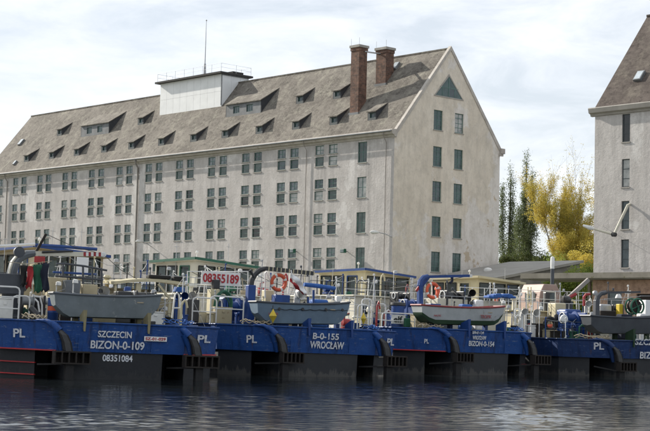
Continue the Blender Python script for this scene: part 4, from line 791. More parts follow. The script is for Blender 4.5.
def dinghy(boat, px0, px1, py0, py1, depth_px, ly, mats, label, name='dinghy', rim=.045, beam=1.55, name_text=None, rope=False, cradle=None):
    """open work boat lying across the stern; gunwale from (px0,py0) to (px1,py1)"""
    a = boat.J(px0, py0, ly); b_ = boat.J(px1, py1, ly); L = (b_ - a).length; Dp = boat.S(depth_px, ly); mid = (a + b_) / 2; tilt = -math.atan2(b_.z - a.z, b_.x - a.x)
    base = boat.W((mid.x, mid.y + beam / 2 - .1, mid.z - Dp)); o = thing(name, base, label, 'dinghy', rot=(0, tilt + 0, boat.th), group='dinghies carried across the tug sterns')
    n = 15; m_ = 9; outer = []; inner = []; rimo = []
    for i in range(n):
        t = i / (n - 1); e = abs(2 * t - 1)
        hb_ = beam / 2 * (1 - .42 * e ** 3.2); zt = Dp + .10 * e ** 2.2 * (1 if t > .5 else .7); kz = .5 * Dp * max(0, (e - .72) / .28) ** 1.6; x = (t - .5) * L; row = []; rin = []
        for j in range(m_):
            q = -1 + 2 * j / (m_ - 1); aq = abs(q); s_ = 1 if q > 0 else -1
            if aq < .5: y = s_ * hb_ * .78 * aq / .5; z = kz + .05 * Dp * (aq / .5)
            else: f = (aq - .5) / .5; y = s_ * hb_ * (.78 + .22 * f ** .7); z = kz + .05 * Dp + (zt - kz - .05 * Dp) * f
            xs = x - math.copysign(1, t - .5) * .16 * max(0, (e - .75) / .25) * (1 - z / zt)
            row.append((xs, y, z)); rin.append((xs * .985, y * .95, max(z, kz + .06)))
        outer.append(row); inner.append(rin)
    mb = MB(); P = [p for r_ in outer for p in r_] + [p for r_ in inner for p in r_]; F = []; N = n * m_
    for i in range(n - 1):
        for j in range(m_ - 1):
            k = i * m_ + j; F.append((k, k + 1, k + m_ + 1, k + m_)); F.append((N + k, N + k + m_, N + k + m_ + 1, N + k + 1))
        for j in (0, m_ - 1): k = i * m_ + j; F.append((k, k + m_, N + k + m_, N + k))
    F.append(tuple(range(m_))); F.append(tuple(N - m_ + j for j in range(m_))); F.append(tuple(N + j for j in range(m_))); F.append(tuple(2 * N - m_ + j for j in range(m_)))
    for k0 in (0, N - m_):
        for j in range(m_ - 1): F.append((k0 + j, k0 + j + 1, N + k0 + j + 1, N + k0 + j))
    mb.add(P, F); hull = mb.build('hull', mats[0], o, True)
    loop = [outer[i][0] for i in range(n)] + [outer[-1][j] for j in (m_ // 2 + 2, m_ - 1)] + [outer[i][m_ - 1] for i in range(n - 2, -1, -1)] + [outer[0][0]]
    loop = [outer[i][0] for i in range(n)] + [outer[i][m_ - 1] for i in range(n - 1, -1, -1)] + [outer[0][0]]
    mb = MB(); mb.tube(loop, rim, 6); mb.build('gunwale', mats[1], o, True)
    if mats[2]:
        mb = MB(); fr_ = .36
        Q = []; FF = []
        for i in range(n):
            r_ = outer[i]
            for j in (2, 3, 4, 5, 6): p = Vector(r_[j]); Q.append(p + Vector((0, (p.y) * .02, -.012)))
            for j, jj in ((2, 1), (6, 7)):
                p = Vector(r_[j]).lerp(Vector(r_[jj]), .45); Q.append(p + Vector((0, math.copysign(.012, p.y), 0)))
        for i in range(n - 1):
            for a_, b2 in ((5, 0), (0, 1), (1, 2), (2, 3), (3, 4), (4, 6)): FF.append((i * 7 + a_, i * 7 + b2, (i + 1) * 7 + b2, (i + 1) * 7 + a_))
        for e_ in (0, (n - 1) * 7): FF.append((e_ + 5, e_ + 0, e_ + 1, e_ + 2, e_ + 3, e_ + 4, e_ + 6))
        mb.add(Q, FF); mb.build('bottom_paint', mats[2], o, True)
    for t in (.3, .55, .78): mb = MB(); mb.bb((t - .5) * L - .12, (t - .5) * L + .12, -beam * .455, beam * .455, Dp * .72, Dp * .72 + .04); mb.build('thwart', 'rope', o)
    if rope:
        mb = MB(); nn = 40; mb.tube([((t / nn - .5) * L * .82 + .1, -beam / 2 * .985 + .02 - .02, Dp * .74 - .04 * abs(math.sin(t * .62))) for t in range(nn + 1)], .014, 5); mb.build('grab_rope', 'black_cloth', o, True)
        for t in (-.3, -.05, .2, .38): mb = MB(); mb.lathe([(.05, -.03), (.07, 0), (.05, .03)], (t * L, -beam / 2 + .0, Dp * .74), 'Y', 8); mb.build('rope_eye', 'black_steel', o)
    if name_text:
        for body, f, w_, h_, mt in name_text:
            ob = link('lettering', text_mesh(body, w_, h_, mt), o); ob.location = (f * L, -beam / 2 * .965 - .022, Dp * .5); ob.rotation_euler = (R(90 + 8), 0, 0)
    if cradle:
        zb = boat.deck
        for px in cradle[0]:
            p = boat.J(px, 325, ly); mb = MB(); top = mid.z - Dp + .26; mb.bb(p.x - .09, p.x + .09, ly - .05, ly + beam * .9, zb - .42, zb - .3) if False else None
            mb.add([(p.x - .02, -.06, zb - .34), (p.x + .04, -.06, zb - .34), (p.x + .07, ly + .12, zb + .02), (p.x - .07, ly + .12, zb + .02), (p.x - .07, -.06, top), (p.x + .07, -.06, top), (p.x + .07, ly + .12, top - .2), (p.x - .07, ly + .12, top - .2)], [(0, 3, 2, 1), (4, 5, 6, 7), (0, 1, 5, 4), (2, 3, 7, 6), (1, 2, 6, 5), (3, 0, 4, 7)]); mb.build('boat_cradle', cradle[1], boat.o)
            mb = MB(); mb.bb(p.x - .08, p.x + .08, ly + beam * .6, ly + beam * .75, zb, mid.z - Dp + .1); mb.build('boat_cradle', cradle[1], boat.o)
    return o
def put(boat, name, px, py, ly, label, cat, rz=0, group=None, deck=False):
    p = boat.J(px, py, ly)
    if deck: p.z = boat.deck + .013
    return thing(name, boat.W(p), label, cat, rot=(0, 0, boat.th + rz), group=group)
def lifebuoy(boat, px, py, ly, rpx, label, rz=0, tilt=0):
    o = put(boat, 'lifebuoy', px, py, ly, label, 'lifebuoy', rz); Rr = boat.S(rpx, ly) * .8; r = Rr * .25
    for i in range(4): mb = MB(); mb.torus((0, 0, 0), Rr, r, 'Y', 8, 8, i * math.pi / 2 + .25 + .3, i * math.pi / 2 + math.pi / 2 + .3); mb.build('ring_segment', 'orange', o, True)
    for i in range(4): mb = MB(); mb.torus((0, 0, 0), Rr, r * 1.05, 'Y', 4, 8, i * math.pi / 2 - .02 + .3, i * math.pi / 2 + .27 + .3); mb.build('white_band', 'white_paint', o, True)
    mb = MB(); mb.torus((0, -.01, 0), Rr * 1.26, .012, 'Y', 24, 4); mb.build('grab_line', 'rope', o); return o
def diamond(boat, px, py, ly, wpx, hpx, label):
    o = put(boat, 'diamond_marker', px, py, ly, label, 'marker', group='yellow diamond marks at the stern'); w = boat.S(wpx, ly) / 2; h = boat.S(hpx, ly) / 2
    for s_ in (-1, 1): mb = MB(); mb.lathe([(.005, s_ * h), (w * .5, s_ * h * .5), (w, 0.004 * s_)], (0, 0, 0), 'Z', 6); mb.build('cone', 'yellow', o)
    p = boat.J(px, py, ly); mb = MB(); mb.tube([(0, .03, -(p.z - boat.deck) - .02), (0, .03, h + .15)], .018, 5); mb.build('rod', 'black_steel', o); return o
def cloth(boat, name, px0, px1, py0, py1, ly, mat, label, taper=.7):
    p0 = boat.J(px0, py0, ly); p1 = boat.J(px1, py1, ly); w = p1.x - p0.x; h = p0.z - p1.z; o = put(boat, name, (px0 + px1) / 2, py1, ly, label, 'clothing', group='clothes drying on the line'); n, m_ = 14, 12; P = []; F = []; ph = random.uniform(0, 6)
    for j in range(m_):
        f = j / (m_ - 1)
        for i in range(n): t = i / (n - 1) - .5; P.append((t * w * (1 - (1 - taper) * math.sin(f * 2.2)) + .05 * f * math.sin(f * 5 + ph), .05 * math.sin(t * 7 + ph + f * 3) * (.3 + f) + .04 * math.sin(f * 6 + ph), h * (1 - f) + (.05 * math.sin(t * 9 + ph)) * f))
    for j in range(m_ - 1):
        for i in range(n - 1): k = j * n + i; F.append((k, k + 1, k + n + 1, k + n))
    mb = MB(); mb.add(P, F); g_ = mb.build('fabric', mat, o, True); md = g_.modifiers.new('s', 'SOLIDIFY'); md.thickness = .02
    for t in (-.3, .3): mb = MB(); mb.bb(t * w - .012, t * w + .012, -.03, .03, h - .03, h + .05); mb.build('clothes_peg', 'rope', o)
    return o
def barrel(boat, px, ly, r, h, mat, band, label, py=320, name='barrel'):
    o = put(boat, name, px, py, ly, label, 'barrel', deck=True); mb = MB(); mb.lathe([(r * .96, 0), (r, .02), (r, h * .32), (r * 1.04, h * .34), (r, h * .36), (r, h * .64), (r * 1.04, h * .66), (r, h * .68), (r, h - .02), (r * .96, h), (r * .9, h - .02), (0, h - .02)], (0, 0, 0), 'Z', 20); mb.build('drum', mat, o, True)
    if band: mb = MB(); mb.lathe([(r * 1.012, h * .42), (r * 1.015, h * .62)], (0, 0, 0), 'Z', 20); mb.build('band', band, o, True)
    return o
def tyre(boat, px, py, ly, r, label, rz=0):
    o = put(boat, 'tyre', px, py, ly, label, 'tyre', rz); mb = MB(); mb.torus((0, 0, 0), r * .72, r * .28, 'Y', 22, 8); mb.build('tread', 'rubber', o, True); mb = MB(); mb.torus((0, -.005, 0), r * .55, r * .12, 'Y', 22, 6); mb.build('sidewall', 'rubber', o, True); return o
# ---- leftmost tug (SZCZECIN BIZON-0-109)
A = Boat((-7.1, 53.0), 22, 1.0, 'leftmost blue push tug lettered BIZON-0-109 with black hull and grey crane', red_left=True, red_right=True, box=(-.15, 1.15))
A.text('SZCZECIN', 115, 334.5, 32, 6.6); A.text('BIZON-0-109', 118, 345.3, 51, 8.2); A.text('08351084', 117.5, 358.3, 28.5, 6.6, name='registration_number', ly=.17, lean=0, out=.015)
A.text('PL', 19, 333.0, 13, 8.6, face='left'); A.text('PL', 204.5, 339, 11.5, 8, face='right')
p = A.J(155.5, 339, 0); mb = MB(); mb.box((p.x, p.y - .0, p.z), (A.S(22, 0) / .93, .02, A.S(4.6, 0))); o = mb.build('name_plate', 'white_paint', A.o); o.location.y = -.005
A.text('SZ-01-029', 155.5, 339, 19.5, 3.0, 'letter_red', 'plate_lettering', out=.07)
A.deckhouse(-2.9, 2.9, 7.0, 15.5, 3.35, 'beige', 4)
A.wheelhouse(36, 245, 10.5, 40, 3.6, 3.3, 2.55, 'beige', 'blue_paint', 2, 2)
A.hoop(-14, 20, 286.5, 2.6, (.32, .68)); A.hoop(13, 30, 296, 3.0, ())
# grey crane: pedestal, curved knee, boom with striped tip
p = A.J(13, 290, 3.6); mb = MB(); mb.lathe([(.55, 0), (.55, .1), (.42, .14), (.40, 1.0), (.5, 1.05), (.5, 1.25)], (p.x, 3.6, A.deck + .013), 'Z', 16); mb.bb(p.x - .62, p.x + .32, 3.1, 4.1, A.deck + .9, A.deck + 1.65); cr1 = mb.build('crane', 'dark_grey_paint', A.o, False, .03)
def crane_sub(nm, mat, fn, sm=True):
    mb = MB(); fn(mb); return mb.build(nm, mat, cr1, sm)
J = lambda *q: A.J(*q)
crane_sub('knee', 'grey_paint', lambda mb: mb.tube([J(11, 280, 3.6), J(12, 272, 3.6), J(14.5, 264, 3.6), J(19.5, 257.5, 3.6), J(27, 254.2, 3.6), J(35, 253.2, 3.6)], [.2, .19, .19, .18, .16, .12], 8))
crane_sub('knee_edge', 'ivory', lambda mb: mb.tube([J(9, 276, 3.45), J(10, 270, 3.45), J(13, 261, 3.45), J(18, 255, 3.45), J(25, 251.5, 3.45)], .04, 6))
crane_sub('pulley', 'dark_grey_paint', lambda mb: mb.lathe([(.05, -.1), (.2, -.09), (.2, .09), (.05, .1)], J(19, 252, 3.5), 'Y', 14))
crane_sub('boom', 'ivory', lambda mb: mb.beam(J(33, 253.5, 3.6), J(84, 254.2, 3.6), .17, .17), False)
for i in range(8):
    x0 = 83 + i * 2.5; crane_sub('boom_stripe', 'red_paint' if i % 2 == 0 else 'white_paint', lambda mb: mb.beam(J(x0, 254.2 + i * .03, 3.6), J(x0 + 2.5, 254.23 + i * .03, 3.6), .18, .15), False)
crane_sub('boom_tip', 'white_paint', lambda mb: mb.lathe([(.04, -.06), (.1, -.04), (.1, .04), (.04, .06)], J(103.5, 254.6, 3.6), 'Y', 12))
crane_sub('ram', 'black_steel', lambda mb: mb.tube([J(42, 252, 3.5), J(58, 251.5, 3.5), J(73, 251.2, 3.5)], [.05, .05, .03], 6))
A.tubes('mast', 'rust', [[(36, 252, 7), (41, 243, 7), (46, 234, 7)]], .06); A.box('sign_board', 'red_paint', 34.5, 45, 256, 263, 6.5, .04)
A.tubes('lit_shaded_roof_edge', 'blue_paint', [[(35, 245, 9.0), (60, 246.4, 9.0), (97, 249.3, 9.0)]], .075); A.tubes('lit_shaded_roof_edge', 'white_paint', [[(-8, 246.6, 9.0), (35, 244.2, 9.0)]], .07)  # wheelhouse roof edge bars: sunlit stretch painted white, shaded stretch in trim blue
A.tubes('washing_line', 'rope', [[(8, 262, 2.9), (28, 264, 2.9), (52, 261, 2.9)]], .012)
cloth(A, 'jacket', 20, 26.5, 265, 286, 2.9, 'black_cloth', 'black jacket hanging leftmost on the washing line'); cloth(A, 'trousers', 26, 32.5, 265.5, 288, 2.9, 'red_cloth', 'red trousers hanging between black jacket and green shirt')
cloth(A, 'shirt', 33, 40.5, 264, 292, 2.9, 'green_cloth', 'long green shirt hanging beside the red trousers', .8); cloth(A, 'overalls', 40.5, 47.5, 262.5, 291, 2.9, 'navy_cloth', 'dark navy overalls hanging rightmost on the washing line', .85)
A.winch(31, 301, 3.4, .48, 'black_steel', 'galvanised'); A.tubes('hose', 'white_paint', [[(33, 296, 3), (40, 297, 2.9), (42, 305, 2.9), (42, 316, 2.9)], [(35, 299, 3), (38, 302, 2.9), (39.5, 312, 2.9)]], .035)
A.tubes('mooring_pipe', 'black_steel', [[(31, 308, 2.2), (37, 315, 2.0), (42, 322, 1.9)]], .12)
barrel(A, 52.5, 2.3, .19, .82, 'blue_paint', 'orange', 'blue barrel with orange band on the leftmost tug')
A.tubes('deck_frame', 'dark_grey_paint', [[(56, 264, 6), (63, 263.6, 6), (84, 266, 6), (107, 270.5, 6)], [(63, 263.6, 6), (63, 292, 6)], [(83, 266, 6), (83, 292, 6)], [(92.5, 267.5, 6), (92.5, 294, 6)], [(101.5, 269.5, 6), (102, 296, 6)], [(55, 276, 6), (70, 277, 6), (103, 280, 6)]], .045)
A.box('gear_locker', 'grey_paint', 66, 80, 280, 296, 5.0, .7, .03, None, True); A.box('wind_screen', 'white_panel', 77, 88, 257, 276, 7.2, .03); A.box('stern_board', 'blue_paint', 53, 97, 271, 275.5, 6.9, .06)
A.box('beige_casing', 'beige', 48, 66, 277, 300, 5.6, 1.0, .03, None, True); A.box('beige_casing', 'beige', 83, 97, 284, 303, 5.8, .8, .03, None, True)
A.box('hatch', 'beige', 27, 44, 303, 321, 3.9, .6, .03, None, True)
dinghy(A, 56, 164, 293.5, 298.6, 22.5, .35, ('dinghy_grey', 'grey_paint', None), 'grey steel dinghy lying across the stern of the leftmost tug', cradle=((82, 146), 'olive'), name_text=None)
for q in ((66, 299.5, 1.6), (97, 300.5, 1.6), (128, 302, 1.6)): pass
A.box('life_raft_case', 'black_steel', 118, 132, 291, 298.5, 3.2, .7, .04, None, True); A.vent(103, 292, 4.0, .2, 'white_paint'); A.winch(144, 296, 3.4, .4, 'black_steel')
o = put(A, 'lamp_globe', 129, 287, 4.4, 'white fender ball with blue cap beside the black case', 'fender', deck=True); mb = MB(); mb.lathe([(0, .8), (.16, .85), (.24, 1.0), (.24, 1.12), (.14, 1.25), (.03, 1.3)], (0, 0, 0), 'Z', 14); mb.tube([(0, 0, 0), (0, 0, .82)], .04, 6); mb.build('ball', 'white_paint', o, True); mb = MB(); mb.lathe([(.15, 1.252), (.13, 1.4), (.02, 1.42)], (-.03, 0, 0), 'Z', 12); mb.build('cap', 'blue_paint', o, True)
# beige awning frame
p0 = A.J(112, 281.5, 6); p1 = A.J(186, 283.5, 6); mb = MB(); n = 10; P = []
for i in range(n + 1):
    f = i / n; x = p0.x + (p1.x - p0.x) * f; z = p0.z + (p1.z - p0.z) * f + .14 * math.sin(math.pi * f)
    P += [(x, 5.6, z), (x, 7.6, z + .06), (x, 7.6, z - .04), (x, 5.6, z - .12)]
F = [(4 * i + a, 4 * i + (a + 1) % 4, 4 * i + 4 + (a + 1) % 4, 4 * i + 4 + a) for i in range(n) for a in range(4)] + [(0, 1, 2, 3), (4 * n + 3, 4 * n + 2, 4 * n + 1, 4 * n)]
mb.add(P, F); aw = mb.build('awning', 'cream', A.o)
mb = MB(); q = A.J(139, 283, 5.7); mb.bb(q.x - .1, q.x + .1, 5.7, 5.85, A.deck, q.z); q = A.J(116, 283, 5.7); mb.bb(q.x - .04, q.x + .04, 5.7, 5.8, A.deck, q.z); mb.beam(A.J(158, 284, 5.7), A.J(170, 299, 5.7), .08, .08); q = A.J(170, 299, 5.7); mb.bb(q.x - .05, q.x + .05, 5.7, 5.8, A.deck, q.z); mb.build('awning_post', 'cream', aw)
A.box('tarp_bundle', 'black_cloth', 149, 171, 274.5, 279.5, 6.2, .5, .05); A.box('tarp_bundle', 'black_cloth', 174, 183, 276, 282, 6.0, .4, .05)
A.box('engine_casing', 'beige', 158, 182, 298, 318, 6.5, 1.2, .03, None, True); A.tubes('ladder_hoop', 'white_paint', [[(172, 318, 3.2), (175, 295, 3.2), (177, 292.5, 3.2), (179, 295, 3.2), (182, 318, 3.2)], [(173.5, 308, 3.2), (181, 308, 3.2)]], .035)
for px in (176.5, 184): A.vent(px, 296, 4.6, .13, 'blue_paint')
# ---- second tug (B-0-155 WROCLAW)
B = Boat((0.14, 61.2), 25, 1.1, 'second blue push tug lettered B-0-155 WROCŁAW with ivory green-roofed wheelhouse', hull='hull_grey', strakes=True)
B.text('B-0-155', 326, 336.4, 26, 6.4); B.text('WROCŁAW', 327.5, 345.2, 34, 7.4)
B.text('PL', 251.5, 339, 10.5, 7.6, face='left'); B.text('PL', 391, 342, 8.5, 7.4, face='right')
B.deckhouse(-2.9, 2.9, 7.5, 16, 3.3, 'ivory', 4)
B.wheelhouse(196.5, 257.5, 11.5, 42, 3.3, 3.6, 2.5, 'ivory', 'green_paint', 2, 3)
B.hoop(193, 217, 298, 2.9, (.45,)); B.hoop(211, 244, 296.8, 2.4, (.55,)); 
B.tubes('board_frame', 'white_paint', [[(187.5, 318, 4.6), (187.5, 271.5, 4.6), (248, 271.5, 4.6), (248, 318, 4.6)], [(187.5, 284.8, 4.6), (248, 285.5, 4.6)]], .028)
p0 = B.J(201, 284.2, 4.45); p1 = B.J(240.5, 273, 4.45); mb = MB(); mb.bb(p0.x, p1.x, 4.44, 4.48, p0.z, p1.z); nb_ = mb.build('number_board', 'white_paint', B.o)
me = text_mesh('08355189', (p1.x - p0.x) * .92, (p1.z - p0.z) * .66, 'letter_red'); o = link('board_lettering', me, nb_); o.location = ((p0.x + p1.x) / 2, 4.425, (p0.z + p1.z) / 2); o.rotation_euler = (R(90), 0, 0)
B.box('capstan_case', 'black_steel', 188, 199, 299, 320, 3.6, .6, .04, None, True); B.vent(191, 296, 4.0, .16, 'white_paint')
B.box('vent_trunk', 'cream', 211, 219.5, 289, 300, 4.0, .45, .02, None, True); B.box('vent_cap', 'black_steel', 214, 220, 279.5, 289, 4.05, .3, .03)
mb = MB()
for k in range(7): c_ = B.J(224, 304, 3.2); mb.torus(c_ + Vector((random.gauss(0, .03), k * .035, random.gauss(-.05, .05))), .36 + random.uniform(-.03, .03), .03, 'Y', 20, 5, sz=1.55)
hz_ = mb.build('hose_coil', 'green_paint', B.o, True)
B.winch(235, 307, 3.6, .66, 'blue_paint', 'blue_paint'); B.box('winch_motor', 'blue_paint', 225, 245, 296, 322, 4.3, .8, .12, None, True); B.tubes('pipe', 'blue_paint', [[(236, 329, 1.9), (236, 316, 1.9), (237, 313.5, 1.9), (239.5, 313, 1.9)]], .05)
# blue davit post with black and yellow boom
p = B.J(250.5, 300, 2.6); zt = B.J(250.5, 285, 2.6).z; mb = MB(); mb.bb(p.x - .17, p.x + .17, 2.45, 2.8, B.deck + .013, zt); mb.bb(p.x - .3, p.x + .3, 2.3, 2.95, B.deck + .014, B.deck + .12); dv1 = mb.build('davit', 'blue_paint', B.o, False, .03)
J = lambda *q: B.J(*q)
def sub(par, nm, mat, fn, sm=False):
    mb = MB(); fn(mb); return mb.build(nm, mat, par, sm)
sub(dv1, 'knee', 'black_steel', lambda mb: mb.tube([J(250.5, 287, 2.62), J(251.5, 280, 2.62), J(255, 274, 2.62), J(260, 270, 2.62), J(265, 268.6, 2.62)], [.14, .14, .13, .12, .1], 8), True)
for i in range(12):
    x0 = 264.5 + i * 4.1; yy = 268.4 + i * .42; sub(dv1, 'boom_section', 'black_steel', lambda mb: mb.beam(J(x0, yy, 2.62), J(x0 + 3.2, yy + .33, 2.62), .17, .17))
    sub(dv1, 'boom_stripe', 'cream', lambda mb: mb.beam(J(x0 + 3.2, yy + .33, 2.62), J(x0 + 4.1, yy + .42, 2.62), .172, .172))
sub(dv1, 'hook_rope', 'rope', lambda mb: mb.tube([J(247, 283, 2.5), J(242, 278, 2.5), J(243.5, 290, 2.5)], .03, 5), True)
sub(dv1, 'ram', 'black_steel', lambda mb: mb.tube([J(254, 277, 2.5), J(250, 270, 2.5)], .06, 8), True)
B.tubes('a_frame', 'white_paint', [[(265, 298, 3.4), (265, 273, 3.4), (266, 271.5, 3.4), (276, 294, 3.4)], [(288, 294, 3.4), (291, 272, 3.4)]], .035)
lifebuoy(B, 278.6, 282.5, 3.0, 9.2, 'orange and white lifebuoy beside the red and white flag')
fl = put(B, 'flag', 291, 296, 2.2, 'red and white flag drooping from a short pole above the blue-grey dinghy', 'flag'); fp0 = B.J(291, 296, 2.2)
J2 = lambda x, y, l=2.2: B.J(x, y, l) - fp0
mb = MB(); mb.tube([J2(296, 298), J2(293.5, 283), J2(291.5, 270)], .025, 6); mb.build('pole', 'white_paint', fl, True)
def flag_strip(nm, mat, e0, e1):
    mb = MB(); P = []; F = []; n, m_ = 16, 5
    for i in range(n + 1):
        f = i / n
        for j in range(m_ + 1): g_ = j / m_; a = Vector(e0(f)); b_ = Vector(e1(f)); q = a.lerp(b_, g_); P.append(J2(q.x, q.y) + Vector((0, .10 * math.sin(f * 9 + g_ * 3), 0)))
    for i in range(n):
        for j in range(m_): k = i * (m_ + 1) + j; F.append((k, k + 1, k + m_ + 2, k + m_ + 1))
    mb.add(P, F); o_ = mb.build(nm, mat, fl, True); md = o_.modifiers.new('s', 'SOLIDIFY'); md.thickness = .012
flag_strip('white_half', 'white_cloth', lambda f: (292 + f * 15.5, 273 + f * 20 - 3 * math.sin(f * 3), 0), lambda f: (297 + f * 11.5, 273 + f * 21, 0) if False else (291.6 + f * 12, 277.5 + f * 17.5, 0)); flag_strip('red_half', 'red_cloth', lambda f: (291.6 + f * 12 + .02, 277.5 + f * 17.5, 0), lambda f: (290 + f * 17 - 2 * math.sin(f * 3.1), 281.5 + f * 14, 0))
dinghy(B, 260, 353, 302.2, 305.8, 20.5, .4, ('dinghy_blue', 'dinghy_dark', None), 'blue-grey dinghy with rope along its side across the second stern', rope=True, cradle=((305, 347.5), 'blue_paint'), name_text=[('ULANKA', -.36, .42, .1, 'letter_pink')])
B.box('gear_box', 'blue_paint', 276, 290, 294.5, 303, 2.6, .5, .03, None, True); B.box('gear_box', 'cream', 266, 274, 290, 299, 3.8, .5, .03, None, True); B.vent(297, 294, 2.9, .22, 'white_paint', 1)
mb = MB(); mb.tube([B.J(304, 284.5, 4.2), B.J(318, 286, 4.2), B.J(335, 288.5, 4.2)], [.09, .1, .085], 9); mb.build('rolled_tarpaulin', 'blue_tarp', B.o, True)
B.box('tarp_heap', 'blue_tarp', 314, 329, 299, 306, 2.8, .6, .1, None, True); B.tubes('stanchion', 'blue_paint', [[(313.5, 306, 2.5), (313.5, 290, 2.5)], [(308, 318, 2.5), (308, 297, 2.5)]], .05)
B.box('vent_post', 'white_paint', 337, 342, 296, 304, 2.8, .25, .03, None, True)
diamond(B, 273, 316, .12, 8.5, 14, 'yellow diamond mark under the left end of the blue-grey dinghy'); diamond(B, 363.5, 318.5, .35, 6.5, 12, 'yellow diamond mark right of the blue-grey dinghy')
B.bollard(258, 2.6, .4); B.bollard(262, 2.6, .4); B.hoop(358, 369, 305, 2.4, (.5,), 'white_paint', .028)
mb = MB()
for k in range(12): a = random.uniform(0, 6); mb.torus(B.J(262 + k * 1.2, 322 + random.uniform(-2, 2), 1.6), .14, .025, 'Z' if k % 2 else 'X', 12, 4)
mb.build('chain_heap', 'black_steel', B.o, True)
# ---- third tug (BIZON-0-154)
D = Boat((7.5, 68.4), 30, .9, 'third blue push tug lettered BIZON-0-154 with blue davit and beige wheelhouse', w=2.2, deck=2.05, band=1.02, hull='hull_grey', red_left=True)
D.text('BM-01-154', 478, 332.4, 12, 3.6); D.text('WROCŁAW', 479.5, 337.8, 14.5, 4); D.text('BIZON-0-154', 482, 343.8, 27, 5.2)
D.text('PL', 426.5, 341.2, 4.5, 4.4, face='left'); D.text('PL', 533.5, 344, 4.5, 4.6, face='right')
D.deckhouse(-3.2, 3.0, 6.5, 16, 3.5, 'ivory', 4)
D.wheelhouse(365.5, 268.5, 11.5, 44, 3.5, 3.5, 2.45, 'cream', 'blue_paint', 2, 3)
D.tubes('deck_frame', 'dark_grey_paint', [[(357, 302, 8.5), (357, 283, 8.5), (359, 280.3, 8.5), (405, 282.5, 8.5), (407, 285, 8.5), (407, 303, 8.5)], [(357, 292, 8.5), (407, 293.5, 8.5)]], .04)
D.hoop(362, 372, 299, 3.6, (.3, .6), 'white_paint', .03, 'ladder'); D.hoop(377, 386, 304, 3.2, (.3, .6), 'white_paint', .03, 'ladder'); D.hoop(382, 421, 313.5, 2.4, (.45,), 'white_paint', .03); D.hoop(415, 423, 316, 2.2, (), 'white_paint', .028)
p = D.J(397.5, 318, 2.9); mb = MB(); h_ = D.J(397.5, 306, 2.9).z - D.deck; mb.lathe([(.30, 0), (.30, h_), (.0, h_ + .001)], (p.x, 2.9, D.deck + .013), 'Z', 20); tk = mb.build('fuel_drum', 'blue_paint', D.o, True)
mb = MB(); mb.lathe([(.33, h_ + .014), (.37, h_ + .05), (.35, h_ + .16), (.0, h_ + .2)], (p.x, 2.9, D.deck), 'Z', 20); mb.build('lid', 'black_steel', tk, True)
q0 = D.J(391.5, 323.5, 2.5); q1 = D.J(405.5, 315, 2.5); mb = MB(); mb.bb(q0.x, q1.x, 2.5, 2.53, q0.z, q1.z); sg = mb.build('sign_plate', 'white_paint', D.o); o = link('sign_lettering', text_mesh('elf', (q1.x - q0.x) * .62, (q1.z - q0.z) * .68, 'letter_black'), sg); o.location = ((q0.x * .54 + q1.x * .46), 2.485, (q0.z + q1.z) / 2); o.rotation_euler = (R(90), 0, 0)
o = put(D, 'canister', 407, 326, 2.2, 'green canister beside the white elf sign', 'canister', deck=True); mb = MB(); mb.bb(-.14, .14, -.1, .1, 0, .42); mb.build('body', 'green_cloth', o, bevel=.04); mb = MB(); mb.tube([(-.08, 0, .42), (-.08, 0, .5), (.08, 0, .5), (.08, 0, .42)], .02, 6); mb.build('handle', 'green_cloth', o, True)
J = lambda *q: D.J(*q)
p = D.J(420.5, 300, 2.5); mb = MB(); mb.beam(D.J(420, 326, 2.5), D.J(420, 284, 2.5), .25, .22); dv2 = mb.build('davit', 'blue_paint', D.o, False, .03)
sub(dv2, 'knee', 'blue_paint', lambda mb: mb.tube([J(420, 286, 2.5), J(420.8, 281, 2.5), J(423.5, 278, 2.5), J(428, 276.6, 2.5)], [.15, .15, .14, .12], 8), True); sub(dv2, 'boom', 'blue_paint', lambda mb: mb.beam(J(426, 276.8, 2.5), J(469, 275.8, 2.5), .13, .13)); sub(dv2, 'boom_bracket', 'blue_paint', lambda mb: mb.add([J(421, 290, 2.46), J(430, 278, 2.46), J(421, 279, 2.46), J(421, 290, 2.54), J(430, 278, 2.54), J(421, 279, 2.54)], [(0, 1, 2), (5, 4, 3), (0, 3, 4, 1), (1, 4, 5, 2), (2, 5, 3, 0)])); sub(dv2, 'warning_band', 'red_paint', lambda mb: mb.beam(J(416.2, 291, 2.44), J(419, 287, 2.44), .05, .12)); sub(dv2, 'boom_end', 'white_paint', lambda mb: mb.beam(J(469, 275.8, 2.5), J(471.5, 275.8, 2.5), .14, .14))
sub(dv2, 'hook', 'navy_cloth', lambda mb: mb.tube([J(452, 276, 2.5), J(452, 281, 2.5), J(450, 283, 2.5)], .07, 6), True)
D.winch(411, 304, 3.6, .45, 'blue_paint', 'blue_paint'); D.box('winch_motor', 'blue_paint', 403, 415, 303, 318, 4.4, .6, .08, None, True); D.winch(400, 296, 5.5, .35, 'black_steel')
lifebuoy(D, 432.5, 290.5, 2.3, 8.6, 'orange lifebuoy hanging from the blue davit of the third tug')
D.tubes('lifebuoy_bracket', 'white_paint', [[(432, 300, 2.4), (432, 279, 2.4)]], .03)
dinghy(D, 425, 508, 305.6, 309.4, 17.5, .45, ('dinghy_white', 'gunwale_red', 'dark_green'), 'white dinghy with red gunwale and green bottom across the third stern', cradle=((463, 498.5), 'blue_paint'), name_text=[('TROPIK', .22, .62, .16, 'letter_pink'), ('NAUTIC', -.36, .4, .09, 'letter_pink')])
D.box('gear_box', 'blue_paint', 431, 441, 303.5, 309, 2.9, .5, .03, None, True); D.box('gear_bag', 'white_cloth', 477, 484, 299.5, 307, 2.6, .4, .08, None, True); D.box('gear_bag', 'blue_tarp', 463, 473, 304, 308, 2.6, .4, .06, None, True); D.vent(471, 303, 3.2, .15, 'ivory'); D.winch(452, 296, 5.5, .55, 'black_steel'); D.vent(469.5, 293, 5.2, .16, 'black_steel')
